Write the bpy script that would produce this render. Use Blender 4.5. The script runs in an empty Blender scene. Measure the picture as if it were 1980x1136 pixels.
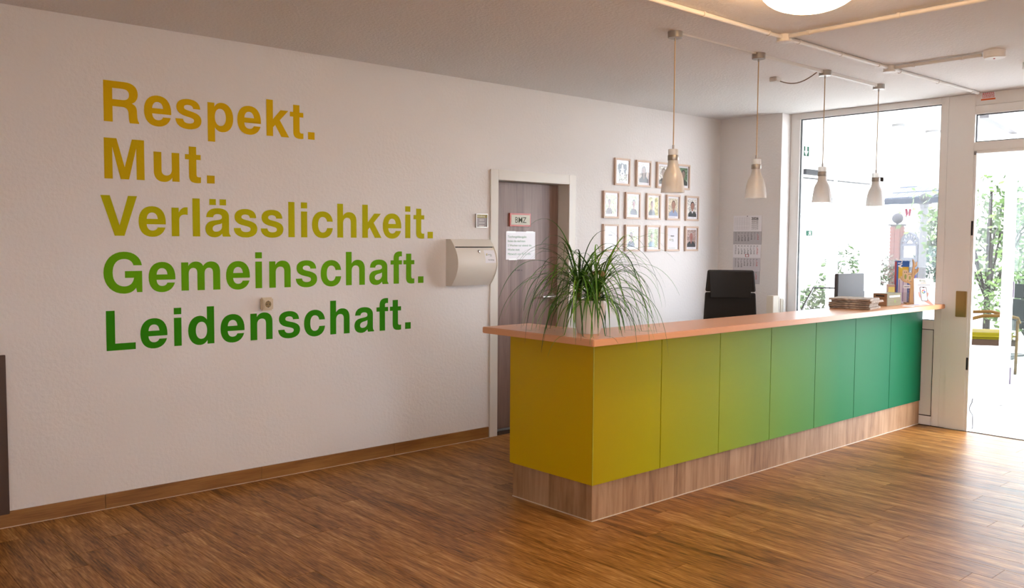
import bpy, bmesh, math, random
from mathutils import Vector, Matrix
random.seed(7)
SC = bpy.context.scene
COL = SC.collection
PI = math.pi

# ------------------------------------------------------------------ camera
F_PX, YAW, PITCH, ROLL = 1707.7, 0.7279, -0.0599, 0.0063
CAM = Vector((-1.8706, -5.1686, 1.5172))
_fw = Vector((math.sin(YAW)*math.cos(PITCH), math.cos(YAW)*math.cos(PITCH), math.sin(PITCH)))
_rt = Vector((math.cos(YAW), -math.sin(YAW), 0))
_up = _rt.cross(_fw)
RT = _rt*math.cos(ROLL)+_up*math.sin(ROLL)
UP = _up*math.cos(ROLL)-_rt*math.sin(ROLL)
cd = bpy.data.cameras.new('camera'); cam = bpy.data.objects.new('camera', cd); COL.objects.link(cam)
cd.sensor_width = 36; cd.lens = F_PX*36/1980; cd.clip_end = 200; cd.clip_start = .05
m = Matrix((RT, UP, -_fw)).transposed().to_4x4(); m.translation = CAM; cam.matrix_world = m
SC.camera = cam
def ray(u, v): return _fw + RT*(u-990)/F_PX + UP*(568-v)/F_PX
def at(u, v, ax, val):
    d = ray(u, v); return CAM + d*((val-CAM[ax])/d[ax])
def atd(u, v, t): return CAM + ray(u, v)*t

# ------------------------------------------------------------------ world, sun, exposure
vs = SC.view_settings
vs.view_transform = 'Standard'; vs.look = 'None'; vs.gamma = 1; vs.use_curve_mapping = False
vs.exposure = 0.6
w = bpy.data.worlds.new('sky'); SC.world = w; w.use_nodes = True
bg = w.node_tree.nodes['Background']; bg.inputs[0].default_value = (.88, .95, 1.05, 1); bg.inputs[1].default_value = 11.5
sl = bpy.data.lights.new('sun', 'SUN'); sl.energy = 4.0; sl.angle = .02; sl.color = (1, .98, .95)
so = bpy.data.objects.new('sun', sl); COL.objects.link(so); so.rotation_euler = (math.radians(40), 0, math.radians(130))
LAMP = 22.0                     # strength of the opal ceiling lamps

# ------------------------------------------------------------------ materials
def lin(c): return tuple(((x/12.92) if x <= .04045 else ((x+.055)/1.055)**2.4) for x in c)
def hx(s):
    s = s.lstrip('#'); return lin(tuple(int(s[i:i+2], 16)/255 for i in (0, 2, 4)))
MATS = {}
def mat(name, col='ffffff', rough=.6, metal=0, spec=.5, bump=None, trans=0, emit=0, alpha=None, sss=0):
    if name in MATS: return MATS[name]
    mt = bpy.data.materials.new(name); mt.use_nodes = True
    nt = mt.node_tree; b = nt.nodes['Principled BSDF']
    c = hx(col) if isinstance(col, str) else col
    b.inputs['Base Color'].default_value = (*c, 1); b.inputs['Roughness'].default_value = rough
    b.inputs['Metallic'].default_value = metal; b.inputs['Specular IOR Level'].default_value = spec
    b.inputs['Transmission Weight'].default_value = trans
    if emit:
        b.inputs['Emission Color'].default_value = (*c, 1); b.inputs['Emission Strength'].default_value = emit
    if bump:
        sc_, st, dist = bump
        g = nt.nodes.new('ShaderNodeNewGeometry'); n = nt.nodes.new('ShaderNodeTexNoise')
        n.inputs['Scale'].default_value = sc_; n.inputs['Detail'].default_value = 5
        bp = nt.nodes.new('ShaderNodeBump'); bp.inputs['Strength'].default_value = st; bp.inputs['Distance'].default_value = dist
        nt.links.new(g.outputs['Position'], n.inputs['Vector']); nt.links.new(n.outputs['Fac'], bp.inputs['Height'])
        nt.links.new(bp.outputs['Normal'], b.inputs['Normal'])
    MATS[name] = mt; return mt
def glass(name, tint=(1, 1, 1), refl=.06):
    if name in MATS: return MATS[name]
    mt = bpy.data.materials.new(name); mt.use_nodes = True; nt = mt.node_tree; nt.nodes.clear()
    o = nt.nodes.new('ShaderNodeOutputMaterial'); t = nt.nodes.new('ShaderNodeBsdfTransparent'); g = nt.nodes.new('ShaderNodeBsdfGlossy')
    t.inputs[0].default_value = (*tint, 1); g.inputs['Roughness'].default_value = .02
    mx = nt.nodes.new('ShaderNodeMixShader'); mx.inputs[0].default_value = refl
    nt.links.new(t.outputs[0], mx.inputs[1]); nt.links.new(g.outputs[0], mx.inputs[2]); nt.links.new(mx.outputs[0], o.inputs[0])
    MATS[name] = mt; return mt
def ramp(nt, fac, stops):
    r = nt.nodes.new('ShaderNodeValToRGB'); e = r.color_ramp.elements
    while len(e) < len(stops): e.new(.5)
    for el, (p, c) in zip(e, stops):
        el.position = p; el.color = (*(hx(c) if isinstance(c, str) else c), 1)
    nt.links.new(fac, r.inputs[0]); return r
def math_n(nt, op, a, b=None):
    n = nt.nodes.new('ShaderNodeMath'); n.operation = op
    for i, x in enumerate((a, b)):
        if x is None: continue
        if isinstance(x, (int, float)): n.inputs[i].default_value = x
        else: nt.links.new(x, n.inputs[i])
    return n.outputs[0]
def wood(name, stops, scale, rough=.45, boards=None, spec=.5, bump=.15, use_random=False, grain=1.0):
    """stretched-noise wood; scale = xyz stretch in world space; boards=(axis,width) gives staves of varied tone"""
    mt = bpy.data.materials.new(name); mt.use_nodes = True; nt = mt.node_tree; b = nt.nodes['Principled BSDF']
    g = nt.nodes.new('ShaderNodeNewGeometry'); oi = nt.nodes.new('ShaderNodeObjectInfo')
    vec = g.outputs['Position']
    sep = nt.nodes.new('ShaderNodeSeparateXYZ'); nt.links.new(vec, sep.inputs[0])
    rnd = None
    if use_random:
        rnd = math_n(nt, 'FRACT', math_n(nt, 'ADD', oi.outputs['Random'], g.outputs['Random Per Island']))
    if boards:
        fl = math_n(nt, 'FLOOR', math_n(nt, 'DIVIDE', sep.outputs[boards[0]], boards[1]))
        wn = nt.nodes.new('ShaderNodeTexWhiteNoise'); wn.noise_dimensions = '1D'; nt.links.new(fl, wn.inputs['W']); rnd = wn.outputs['Value']
    mp = nt.nodes.new('ShaderNodeVectorMath'); mp.operation = 'MULTIPLY'; mp.inputs[1].default_value = scale
    nt.links.new(vec, mp.inputs[0])
    cur = mp.outputs[0]
    if rnd is not None:
        cx = nt.nodes.new('ShaderNodeCombineXYZ'); k = math_n(nt, 'MULTIPLY', rnd, 57.0)
        for i in range(3): nt.links.new(k, cx.inputs[i])
        ad = nt.nodes.new('ShaderNodeVectorMath'); nt.links.new(cur, ad.inputs[0]); nt.links.new(cx.outputs[0], ad.inputs[1]); cur = ad.outputs[0]
    n1 = nt.nodes.new('ShaderNodeTexNoise'); n1.inputs['Scale'].default_value = 1; n1.inputs['Detail'].default_value = 6; n1.inputs['Roughness'].default_value = .62; n1.inputs['Distortion'].default_value = .6
    nt.links.new(cur, n1.inputs['Vector'])
    fine = nt.nodes.new('ShaderNodeVectorMath'); fine.operation = 'MULTIPLY'; fine.inputs[1].default_value = (5, 5, 5)
    axis = min(range(3), key=lambda i: scale[i]); v = [9, 9, 9]; v[axis] = 3.2; fine.inputs[1].default_value = v
    nt.links.new(cur, fine.inputs[0])
    n2 = nt.nodes.new('ShaderNodeTexNoise'); n2.inputs['Scale'].default_value = 1; n2.inputs['Detail'].default_value = 3
    nt.links.new(fine.outputs[0], n2.inputs['Vector'])
    f = math_n(nt, 'ADD', n1.outputs['Fac'], math_n(nt, 'MULTIPLY', math_n(nt, 'SUBTRACT', n2.outputs['Fac'], .5), .42*grain))
    if rnd is not None: f = math_n(nt, 'ADD', f, math_n(nt, 'MULTIPLY', math_n(nt, 'SUBTRACT', rnd, .5), .13))
    r = ramp(nt, f, stops); nt.links.new(r.outputs[0], b.inputs['Base Color'])
    b.inputs['Roughness'].default_value = rough; b.inputs['Specular IOR Level'].default_value = spec
    bp = nt.nodes.new('ShaderNodeBump'); bp.inputs['Strength'].default_value = bump; bp.inputs['Distance'].default_value = .002
    nt.links.new(f, bp.inputs['Height']); nt.links.new(bp.outputs['Normal'], b.inputs['Normal'])
    MATS[name] = mt; return mt

M_WALL = mat('plaster_wall', 'e6e1de', .75, bump=(48, .42, .006), spec=.25)
M_CEIL = mat('plaster_ceiling', 'e8e4e1', .85, bump=(60, .5, .008), spec=.2)
M_PVC = mat('white_pvc', 'e9e6e2', .35)
M_PVCD = mat('black_gasket', '17161a', .6)
M_FLOOR = wood('plank_vinyl', [(.16, '452708'), (.36, '7b4c1a'), (.5, '9a6730'), (.62, 'ae7c42'), (.8, 'cda068'), (.95, 'e6c99e')], (15, 1.15, 1), rough=.40, use_random=True, spec=.24, bump=.3, grain=2.1)
M_OAK = wood('oak_laminate', [(.2, '6d4a2e'), (.4, '9a7350'), (.6, 'b08b68'), (.85, 'c4a283')], (5.5, 5.5, 1.1), rough=.5, boards=(0, .115))
M_OAKE = wood('oak_laminate_end', [(.2, '6d4a2e'), (.4, '9a7350'), (.6, 'b08b68'), (.85, 'c4a283')], (5.5, 5.5, 1.1), rough=.5, boards=(1, .115))
M_SKIRT = wood('oak_skirting', [(.2, '6a4220'), (.45, '8f6031'), (.7, 'a5763f')], (1.6, 10, 18), rough=.45)
M_DOOR = wood('walnut_veneer', [(.2, '5b4238'), (.45, '7d6156'), (.7, '957a6e')], (14, 14, .8), rough=.42, bump=.05, grain=.6)
M_TOP = mat('beech_laminate', (.72, .35, .17), .3)
M_CAULK = mat('white_sealant', 'd8c9b8', .5)
M_DARK = mat('dark_gap', '14100c', .8)
M_METAL = mat('brushed_steel', 'b9b4ad', .35, metal=1)
M_NICKEL = mat('satin_nickel', 'a5a099', .4, metal=.6)
M_PAPER = mat('white_paper', 'ece9ec', .7)
M_BLACK = mat('black_print', '1a1a1c', .7)
M_GREY = mat('grey_print', '8d8a8c', .7)
M_RED = mat('red_print', 'c62b2b', .6)
M_WHITE = mat('white_plastic', 'eeebe6', .4)
M_GLASS = glass('window_glass', (1, 1, 1), .03)

# ------------------------------------------------------------------ mesh helpers
def root_loc(p):
    while p.parent: p = p.parent
    return p.location.copy()
class MB:
    def __init__(s): s.v = []; s.f = []; s.mi = []
    def add(s, vs_, fs, mi=0):
        o = len(s.v); s.v += [tuple(q) for q in vs_]; s.f += [tuple(i+o for i in f) for f in fs]; s.mi += [mi]*len(fs); return s
    def box(s, x0, x1, y0, y1, z0, z1, mi=0):
        x0, x1 = sorted((x0, x1)); y0, y1 = sorted((y0, y1)); z0, z1 = sorted((z0, z1))
        return s.add([(x, y, z) for x in (x0, x1) for y in (y0, y1) for z in (z0, z1)],
                     [(0, 1, 3, 2), (4, 6, 7, 5), (0, 4, 5, 1), (2, 3, 7, 6), (0, 2, 6, 4), (1, 5, 7, 3)], mi)
    def hexa(s, p, mi=0):   # 8 points: bottom 4 ccw, top 4 ccw
        return s.add(p, [(3, 2, 1, 0), (4, 5, 6, 7), (0, 1, 5, 4), (1, 2, 6, 5), (2, 3, 7, 6), (3, 0, 4, 7)], mi)
    def bar(s, a, b, w_, h_, up=(0, 0, 1), mi=0):
        a = Vector(a); b = Vector(b); d = (b-a).normalized(); u = Vector(up)
        if abs(d.dot(u)) > .98: u = Vector((1, 0, 0))
        r = d.cross(u).normalized(); u = r.cross(d)
        q = []
        for p in (a, b): q += [p-r*w_/2-u*h_/2, p+r*w_/2-u*h_/2, p+r*w_/2+u*h_/2, p-r*w_/2+u*h_/2]
        return s.add(q, [(0, 1, 2, 3), (7, 6, 5, 4), (0, 4, 5, 1), (1, 5, 6, 2), (2, 6, 7, 3), (3, 7, 4, 0)], mi)
    def lathe(s, c, prof, n=24, ax=2, mi=0, caps=True):
        c = Vector(c); vs_ = []; 
        for r, h in prof:
            for k in range(n):
                a = 2*PI*k/n; p = [r*math.cos(a), r*math.sin(a), h]
                if ax == 0: p = [h, p[0], p[1]]
                if ax == 1: p = [p[1], h, p[0]]
                vs_.append(c+Vector(p))
        fs = [(i*n+k, i*n+(k+1) % n, (i+1)*n+(k+1) % n, (i+1)*n+k) for i in range(len(prof)-1) for k in range(n)]
        if caps: fs += [tuple(range(n))[::-1], tuple((len(prof)-1)*n+k for k in range(n))]
        return s.add(vs_, fs, mi)
    def tube(s, pts, r, n=8, mi=0, r2=None):
        pts = [Vector(p) for p in pts]; vs_ = []; N = len(pts); prev = None
        for i, p in enumerate(pts):
            d = (pts[min(i+1, N-1)]-pts[max(i-1, 0)]).normalized()
            u = Vector((0, 0, 1)) if abs(d.z) < .95 else Vector((1, 0, 0))
            if prev is not None: u = prev
            x = d.cross(u).normalized(); u = x.cross(d); prev = u
            rr = r if r2 is None else r+(r2-r)*i/(N-1)
            vs_ += [p+x*rr*math.cos(2*PI*k/n)+u*rr*math.sin(2*PI*k/n) for k in range(n)]
        fs = [(i*n+k, i*n+(k+1) % n, (i+1)*n+(k+1) % n, (i+1)*n+k) for i in range(N-1) for k in range(n)]
        fs += [tuple(range(n))[::-1], tuple((N-1)*n+k for k in range(n))]
        return s.add(vs_, fs, mi)
    def poly(s, pts, d, mi=0):   # planar outline extruded along vector d
        n = len(pts); d = Vector(d); p = [Vector(q) for q in pts]
        return s.add(p+[q+d for q in p], [tuple(range(n)), tuple(range(2*n-1, n-1, -1))]+[(i, i+n, (i+1) % n+n, (i+1) % n) for i in range(n)], mi)
    def build(s, name, mats, parent=None, world=True, bevel=0, smooth=False, seg=2):
        off = root_loc(parent) if (parent is not None and world) else Vector((0, 0, 0))
        me = bpy.data.meshes.new(name)
        me.from_pydata([tuple(Vector(q)-off) for q in s.v], [], s.f)
        bm = bmesh.new(); bm.from_mesh(me); bmesh.ops.recalc_face_normals(bm, faces=bm.faces)
        if bevel: bmesh.ops.bevel(bm, geom=list(bm.edges), offset=bevel, segments=seg, affect='EDGES', clamp_overlap=True)
        bm.to_mesh(me); bm.free()
        for mm in (mats if isinstance(mats, (list, tuple)) else [mats]): me.materials.append(mm)
        if not bevel:
            for p, i in zip(me.polygons, s.mi): p.material_index = i
        if smooth:
            for p in me.polygons: p.use_smooth = True
            me.set_sharp_from_angle(angle=math.radians(38))
        o = bpy.data.objects.new(name, me); COL.objects.link(o)
        if parent is not None: o.parent = parent
        return o
def tag(o, label=None, cat=None, group=None, kind=None):
    for k, v in (('label', label), ('category', cat), ('group', group), ('kind', kind)):
        if v: o[k] = v
    return o
def thing(name, label, cat, loc, rotz=0, group=None, kind=None):
    o = bpy.data.objects.new(name, None); COL.objects.link(o); o.location = loc; o.rotation_euler = (0, 0, rotz); o.empty_display_size = .1
    return tag(o, label, cat, group, kind)
def box(name, m_, parent, x0, x1, y0, y1, z0, z1, bevel=0, world=True):
    return MB().box(x0, x1, y0, y1, z0, z1).build(name, m_, parent, world, bevel)
WALLR = Matrix.Rotation(PI/2, 4, 'X')                          # text on a wall facing -y
BACKR = Matrix.Rotation(-PI/2, 4, 'Z') @ WALLR                 # text on a wall facing -x
_dg = None
def text_mb(mb, body, size, loc, rot=WALLR, align='LEFT', mi=0, sx=1.0, bold=0.0, line=1.0):
    cu = bpy.data.curves.new('t', 'FONT'); cu.body = body; cu.size = size; cu.align_x = align; cu.resolution_u = 2; cu.offset = bold*size; cu.space_line = line
    o = bpy.data.objects.new('t', cu); COL.objects.link(o)
    dg = bpy.context.evaluated_depsgraph_get(); me = bpy.data.meshes.new_from_object(o.evaluated_get(dg))
    mx = Matrix.Translation(Vector(loc)) @ rot @ Matrix.Scale(sx, 4, (1, 0, 0))
    mb.add([mx @ v.co for v in me.vertices], [tuple(p.vertices) for p in me.polygons], mi)
    bpy.data.objects.remove(o); bpy.data.meshes.remove(me); bpy.data.curves.remove(cu)
    return mb

# ------------------------------------------------------------------ room shell
H, XB, XW, YP = 2.711, 5.458, 5.608, -.678
X0, Y0 = -3.3, -7.3
def struct(o): o['kind'] = 'structure'; return o
def sbox(name, m_, *a):
    return struct(box(name, m_, None, *a))

# floor with planks
floor = struct(MB().box(X0, XW+.1, Y0, .2, -.12, -.004).build('floor', mat('screed', '3a2614', .8)))
PWD, PLN = .152, 1.22
full = MB(); g = .0003; c = .0007
hx_, hy_ = PWD/2-g, PLN/2-g
full.add([(-hx_, -hy_, -.004), (hx_, -hy_, -.004), (hx_, hy_, -.004), (-hx_, hy_, -.004), (-hx_+c, -hy_+c, 0), (hx_-c, -hy_+c, 0), (hx_-c, hy_-c, 0), (-hx_+c, hy_-c, 0)],
         [(4, 5, 6, 7), (0, 1, 5, 4), (1, 2, 6, 5), (2, 3, 7, 6), (3, 0, 4, 7)])
def in_view(p, mx=25):
    d = Vector(p)-CAM; z = d.dot(_fw)
    if z < .3: return False
    u = 990+F_PX*d.dot(RT)/z; v = 568-F_PX*d.dot(UP)/z
    return -mx < u < 1980+mx and -mx < v < 1136+mx
rest = MB(); pme = None; nplank = 0
nx = int(math.ceil((XW-X0)/PWD))
for i in range(nx):
    xc = XW-.03-PWD*(i+.5)
    off = random.random()*PLN
    y = .0+off
    while y > Y0:
        y1, y0 = min(y, 0.0), max(y-PLN, Y0); y -= PLN
        if y1-y0 < .02: continue
        vis = False
        for fx in (-.5, 0, .5):
            for k in range(9):
                px, py = xc+fx*PWD, y0+(y1-y0)*k/8
                if in_view((px, py, 0)):
                    if 1.6 < px < 5.6 and -1.94 < py < -1.3: continue
                    vis = True
        isfull = y1-y0 > PLN-1e-4
        tgt = MB()
        sy = (y1-y0-2*g)/(PLN-2*g)
        vv = [(a+xc, (b*sy)+(y0+y1)/2, cc) for a, b, cc in full.v]
        if not vis or nplank >= 295:
            rest.add(vv, full.f); continue
        nplank += 1
        if isfull and pme is not None:
            o = bpy.data.objects.new('plank', pme); COL.objects.link(o)
        elif isfull:
            o = full.build('plank', M_FLOOR, None); pme = o.data
        else:
            o = MB().add([(a, b*sy, cc) for a, b, cc in full.v], full.f).build('plank', M_FLOOR, None)
        o.parent = floor; o.location = (xc, (y0+y1)/2, 0)
o = rest.build('plank_field', M_FLOOR, floor); o['kind'] = 'stuff'

ceiling = sbox('ceiling', M_CEIL, X0, XW+.12, Y0, .2, H, H+.15)
DL, DR, DT = 2.54, 3.39, 2.025
wl = MB().box(X0, DL, 0, .3, 0, H).box(DR, XB+.3, 0, .3, 0, H).box(DL, DR, 0, .3, DT, H)
wall_left = struct(wl.build('wall_left', M_WALL))
wall_back = sbox('wall_back', M_WALL, XB, XB+.3, 0, YP, 0, H)
# walls behind the camera, with unseen window openings added for more daylight
ww = MB().box(X0-.2, X0, -5.6, .2, 0, H).box(X0-.2, X0, Y0, -7.0, 0, H).box(X0-.2, X0, -7.0, -5.6, 0, .8).box(X0-.2, X0, -7.0, -5.6, 2.4, H)
struct(ww.build('wall_west', M_WALL))
ops = [(.6, 1.7)]
ws = MB().box(X0, XW+.1, Y0-.2, Y0, 0, .85).box(X0, XW+.1, Y0-.2, Y0, 2.35, H)
e_ = [X0]+[q for a in ops for q in a]+[XW+.1]
for k in range(0, len(e_), 2): ws.box(e_[k], e_[k+1], Y0-.2, Y0, .85, 2.35)
struct(ws.build('wall_south', M_WALL))
for k, (a, b) in enumerate(ops):
    wn = thing('window_%d' % (k+3), 'white framed window', None, ((a+b)/2, Y0-.1, .85), kind='structure')
    fr = MB()
    for q in (a, (a+b)/2-.04, b-.08): fr.box(q, q+.08, Y0-.13, Y0-.06, .85, 2.35)
    fr.box(a, b, Y0-.13, Y0-.06, .85, .93).box(a, b, Y0-.13, Y0-.06, 2.27, 2.35)
    fr.build('window_frame', M_PVC, wn)
    MB().box(a+.08, b-.08, Y0-.1, Y0-.09, .93, 2.27).build('pane', M_GLASS, wn)
wn = thing('window_2', 'white framed west window', None, (X0-.1, -6.3, .8), kind='structure')  # window added out of view to brighten surfaces that face west
MB().box(X0-.13, X0-.06, -7.0, -6.92, .8, 2.4).box(X0-.13, X0-.06, -5.68, -5.6, .8, 2.4).box(X0-.13, X0-.06, -6.34, -6.26, .8, 2.4).box(X0-.13, X0-.06, -6.92, -5.68, .8, .88).box(X0-.13, X0-.06, -6.92, -5.68, 2.32, 2.4).build('window_frame', M_PVC, wn)
box('pane', M_GLASS, wn, X0-.1, X0-.09, -6.92, -5.68, .88, 2.32)
# skirting of the lettered wall
bb = thing('baseboard_left', None, None, (0, 0, 0), kind='structure')
for a, b in ((X0, -.323), (-.323, .615), (.615, 1.62), (1.62, 2.494)):
    box('board', M_SKIRT, bb, a+.0008, b-.0008, -.013, -.0005, 0, .083, bevel=.0015)
box('sealant', M_CAULK, bb, X0, 2.494, -.0165, -.013, 0, .003)
bb2 = thing('baseboard_right', None, None, (0, 0, 0), kind='structure')
box('board', M_SKIRT, bb2, 3.436, XB, -.013, -.0005, 0, .083, bevel=.0015)

# ------------------------------------------------------------------ wooden door
d1 = thing('door_1', 'brown wood-grain door in a cream frame', None, (2.96, 0, 0), kind='structure')
M_CREAM = mat('cream_lacquer', 'ddd6cc', .4)
fr = MB()
fr.box(2.501, 2.579, -.014, .0, 0, 2.062).box(3.35, 3.428, -.014, 0, 0, 2.062).box(2.579, 3.35, -.014, 0, 1.985, 2.062)
fr.build('architrave', M_CREAM, d1, bevel=.002)
jb = MB().box(2.54, 2.579, 0, .21, 0, 2.025).box(3.35, 3.389, 0, .21, 0, 2.025).box(2.579, 3.35, 0, .21, 1.985, 2.025)
jb.build('jamb', M_CREAM, d1)
LY = .115
leaf = box('door_leaf', M_DOOR, d1, 2.584, 3.346, LY, LY+.04, .018, 1.981)
box('threshold', M_METAL, d1, 2.579, 3.35, LY-.01, LY+.05, 0, .008)
hp = at(1052, 573, 1, LY-.045)
hd = MB(); hd.tube([(3.285, LY, 1.06), (3.285, LY-.045, 1.06), (3.275, LY-.05, 1.06), (3.13, LY-.05, 1.06)], .0095, 10)
hd.build('handle', M_METAL, leaf, smooth=True)
MB().lathe((3.285, LY, 1.06), [(.026, 0), (.026, -.008)], 20, ax=1).build('rosette', M_METAL, leaf, smooth=True)
MB().lathe((3.285, LY, .97), [(.026, 0), (.026, -.008)], 20, ax=1).build('key_escutcheon', M_METAL, leaf, smooth=True)
q = at(996, 522, 1, LY-.001); fm = MB()
for k, wd in enumerate((.012, .02, .01, .016)): fm.box(q.x+k*.021, q.x+k*.021+wd, LY-.001, LY, q.z-.006, q.z+.006-.003*(k % 2))
fm.build('faint_lettering', mat('faint_ink', '5c4a41'), leaf)
sbox('wall_corridor', M_DARK, 2.3, 3.6, .3, .32, 0, 2.2)

# ------------------------------------------------------------------ window wall with entrance
win = thing('window_1', 'tall white framed fixed window beside the counter end', None, (XW, -1.4, 0), kind='structure')
xo, xi = XW+.075, XW            # frame depth
GY0, GY1, GZ0, GZ1 = -.775, -2.045, .879, 2.655
f = MB()
f.box(xi, xo, YP, GY0, 0, H).box(xi, xo, GY1, -2.108, 0, H).box(xi, xo, GY0, GY1, GZ1, H).box(xi, xo, GY0, GY1, .805, GZ0).box(xi, xo, GY0, GY1, 0, .075)
f.build('window_frame', M_PVC, win, bevel=.004)
gk = MB()
def gasket(mb, y0, y1, z0, z1, x=xi+.012, t=.006):
    a, b = sorted((y0, y1))
    mb.box(x, x+.02, a, a+t, z0, z1).box(x, x+.02, b-t, b, z0, z1).box(x, x+.02, a, b, z0, z0+t).box(x, x+.02, a, b, z1-t, z1)
gasket(gk, GY0, GY1, GZ0, GZ1); gasket(gk, GY0, GY1, .075, .805, x=xi+.006); gk.build('gasket', M_PVCD, win)
box('glazing_bead', M_PVC, win, xi-.006, xi+.01, GY0+.02, GY1-.02, GZ1, GZ1+.018)
box('pane', M_GLASS, win, xi+.03, xi+.036, GY0-.004, GY1+.004, GZ0+.004, GZ1-.004)
box('infill_panel', mat('panel_white', 'dcdcd6', .45), win, xi+.012, xi+.04, GY0-.006, GY1+.006, .082, .798)
# mullion and the entrance door frame
dr = thing('door_2', 'white entrance door frame with transom light, doorway open', None, (XW, -2.8, 0), kind='structure')
JY = -2.316; DY1 = -3.36
box('mullion', M_PVC, dr, xi, xo, -2.1085, -2.152, 0, H, bevel=.002)
f = MB(); f.box(xi-.012, xo, -2.153, JY, 0, H-.001)
f.build('door_post', M_PVC, dr, bevel=.004)
box('door_post', M_PVC, dr, xi-.012, xo, DY1, DY1-.16, 0, H-.001, bevel=.004)
box('header', M_PVC, dr, xi-.012, xo, JY, DY1, 2.545, 2.612, bevel=.003)
box('header_cover', M_PVC, dr, xi-.006, xo, JY, DY1, 2.614, H-.001, bevel=.002)
box('transom_bar', M_PVC, dr, xi-.012, xo, JY, DY1, 2.255, 2.325, bevel=.004)
gk = MB(); gasket(gk, JY, DY1, 2.327, 2.544); gk.build('gasket', M_PVCD, dr)
box('pane', M_GLASS, dr, xi+.03, xi+.036, JY-.006, DY1+.006, 2.331, 2.541)
gk = MB().box(xi+.03, xi+.04, JY, JY-.008, 0, 2.255).box(xi+.03, xi+.04, JY, DY1, 2.245, 2.255); gk.build('door_seal', M_PVCD, dr)
rb = MB().box(xi-.006, xi+.03, JY-.001, JY-.02, 0, 2.255).box(xi-.006, xi+.03, JY, DY1, 2.235, 2.2549); rb.build('rebate', M_PVC, dr)
for z0, z1 in ((1.585, 1.70), (.5, .6)):
    hi = MB().box(xi-.014, xi-.004, JY+.001, JY-.012, z0, z1); hi.build('hinge_plate', mat('black_hinge', '2a2426', .5, metal=.6), dr)
box('closer_block', M_GREY, dr, xi-.018, xi-.006, JY-.002, JY-.02, 2.225, 2.25)
struct(dr)
# unseen solid wall south of the entrance, closed to cut daylight on the counter
sbox('wall_east', M_WALL, XW, XW+.1, DY1-.16, Y0, 0, H)

# ------------------------------------------------------------------ opal ceiling lamps
def dome(c, label, group=None):
    t = thing('ceiling_lamp', label, 'ceiling lamp', c)
    mo = mat('opal_lit', (1, .66, .36), .3, emit=LAMP)
    MB().lathe(c, [(.12, 0), (.12, -.03)], 32).build('base_ring', M_WHITE, t, smooth=True)
    R = .215; pr = [(R*math.cos(a), -.05-.105*math.sin(a)) for a in [i*PI/2/9 for i in range(10)]]
    pr[-1] = (.004, pr[-1][1])
    MB().lathe(c, [(.17, -.022), (R*.97, -.035)]+pr, 40).build('opal_shade', mo, t, smooth=True)
    return t
dome((1.819, -3.029, H), 'lit opal glass dome lamp on the ceiling beside the cable ducts')
for k, c in enumerate(((-.9, -5.7, H), (2.0, -6.2, H))):  # lamps out of view, added as warm fill light
    dome(c, ['lit opal dome lamp over the open floor', 'lit opal dome lamp by the south windows'][k])
# ------------------------------------------------------------------ reception counter
CY, CX, CZ, CH = -1.971, 1.565, .2074, 1.021        # front plane, end plane, panel bottom, top height
PW = .5714
def grad_mat():
    mt = bpy.data.materials.new('panel_gradient'); mt.use_nodes = True; nt = mt.node_tree; b = nt.nodes['Principled BSDF']
    g_ = nt.nodes.new('ShaderNodeNewGeometry'); s_ = nt.nodes.new('ShaderNodeSeparateXYZ'); nt.links.new(g_.outputs['Position'], s_.inputs[0])
    fc = math_n(nt, 'DIVIDE', math_n(nt, 'SUBTRACT', s_.outputs[0], CX), 7*PW)
    r = ramp(nt, fc, [(0, 'a89000'), (.12, 'a8a000'), (.3, '95a62a'), (.48, '6a9c42'), (.66, '208048'), (.84, '006840'), (1, '005031')])
    nt.links.new(r.outputs[0], b.inputs['Base Color']); b.inputs['Roughness'].default_value = .5; b.inputs['Specular IOR Level'].default_value = .12
    return mt
M_GRAD = grad_mat()
ct = thing('reception_counter', 'long reception counter with yellow to green gradient panels and oak plinth', 'counter', (CX, CY, 0))
body = MB().box(CX+.022, XW-.002, CY+.021, -1.76, CZ-.001, .98).box(CX+.022, 1.72, -1.76, -1.303, CZ-.001, .98)
body.build('carcass', M_DARK, ct)
for i in range(7):
    a = CX+i*PW+(.006 if i == 0 else .002)
    box('front_panel', M_GRAD, ct, a, CX+(i+1)*PW-.002, CY, CY+.019, CZ, .984, bevel=.0012)
box('end_panel', mat('panel_yellow', 'c8a600', .42, spec=.25), ct, CX, CX+.019, CY+.005, -1.301, CZ, .984, bevel=.0012)
box('corner_strip', mat('edge_yellow', 'b7ad2a', .4), ct, CX-.001, CX+.004, CY-.001, CY+.004, CZ, .984)
box('plinth_front', M_OAK, ct, CX+.026, XW-.002, CY+.025, CY+.043, .0, CZ-.0005)
box('plinth_end', M_OAKE, ct, CX+.025, CX+.043, CY+.0255, -1.305, .0, CZ-.0005)
MB().box(CX+.022, XW-.002, CY+.021, CY+.025, .0005, .005).box(CX+.021, CX+.025, CY+.021, -1.303, .0005, .005).build('sealant_bead', M_CAULK, ct)
TX, TY, TYB, TT = 1.39, -2.131, -1.74, .036
tp = MB().poly([(TX, TY, CH-TT), (XW-.001, TY, CH-TT), (XW-.001, TYB, CH-TT), (1.76, TYB, CH-TT), (1.76, -1.2526, CH-TT), (TX, -1.2526, CH-TT)], (0, 0, TT))
tag(tp.build('countertop', M_TOP, None, bevel=.004), 'salmon beech L-shaped countertop lying on the gradient counter', 'countertop')

# work desk behind the counter
dk = thing('work_desk', 'pale grey work desk hidden behind the counter front', 'desk', (3.9, -1.4, 0))
box('desk_top', mat('desk_grey', 'cfccc6', .5), dk, 2.6, 5.44, -1.75, -1.05, .715, .74)
for x in (2.66, 5.36):
    for y in (-1.70, -1.1): box('leg', M_METAL, dk, x, x+.04, y, y+.04, 0, .715)

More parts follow.
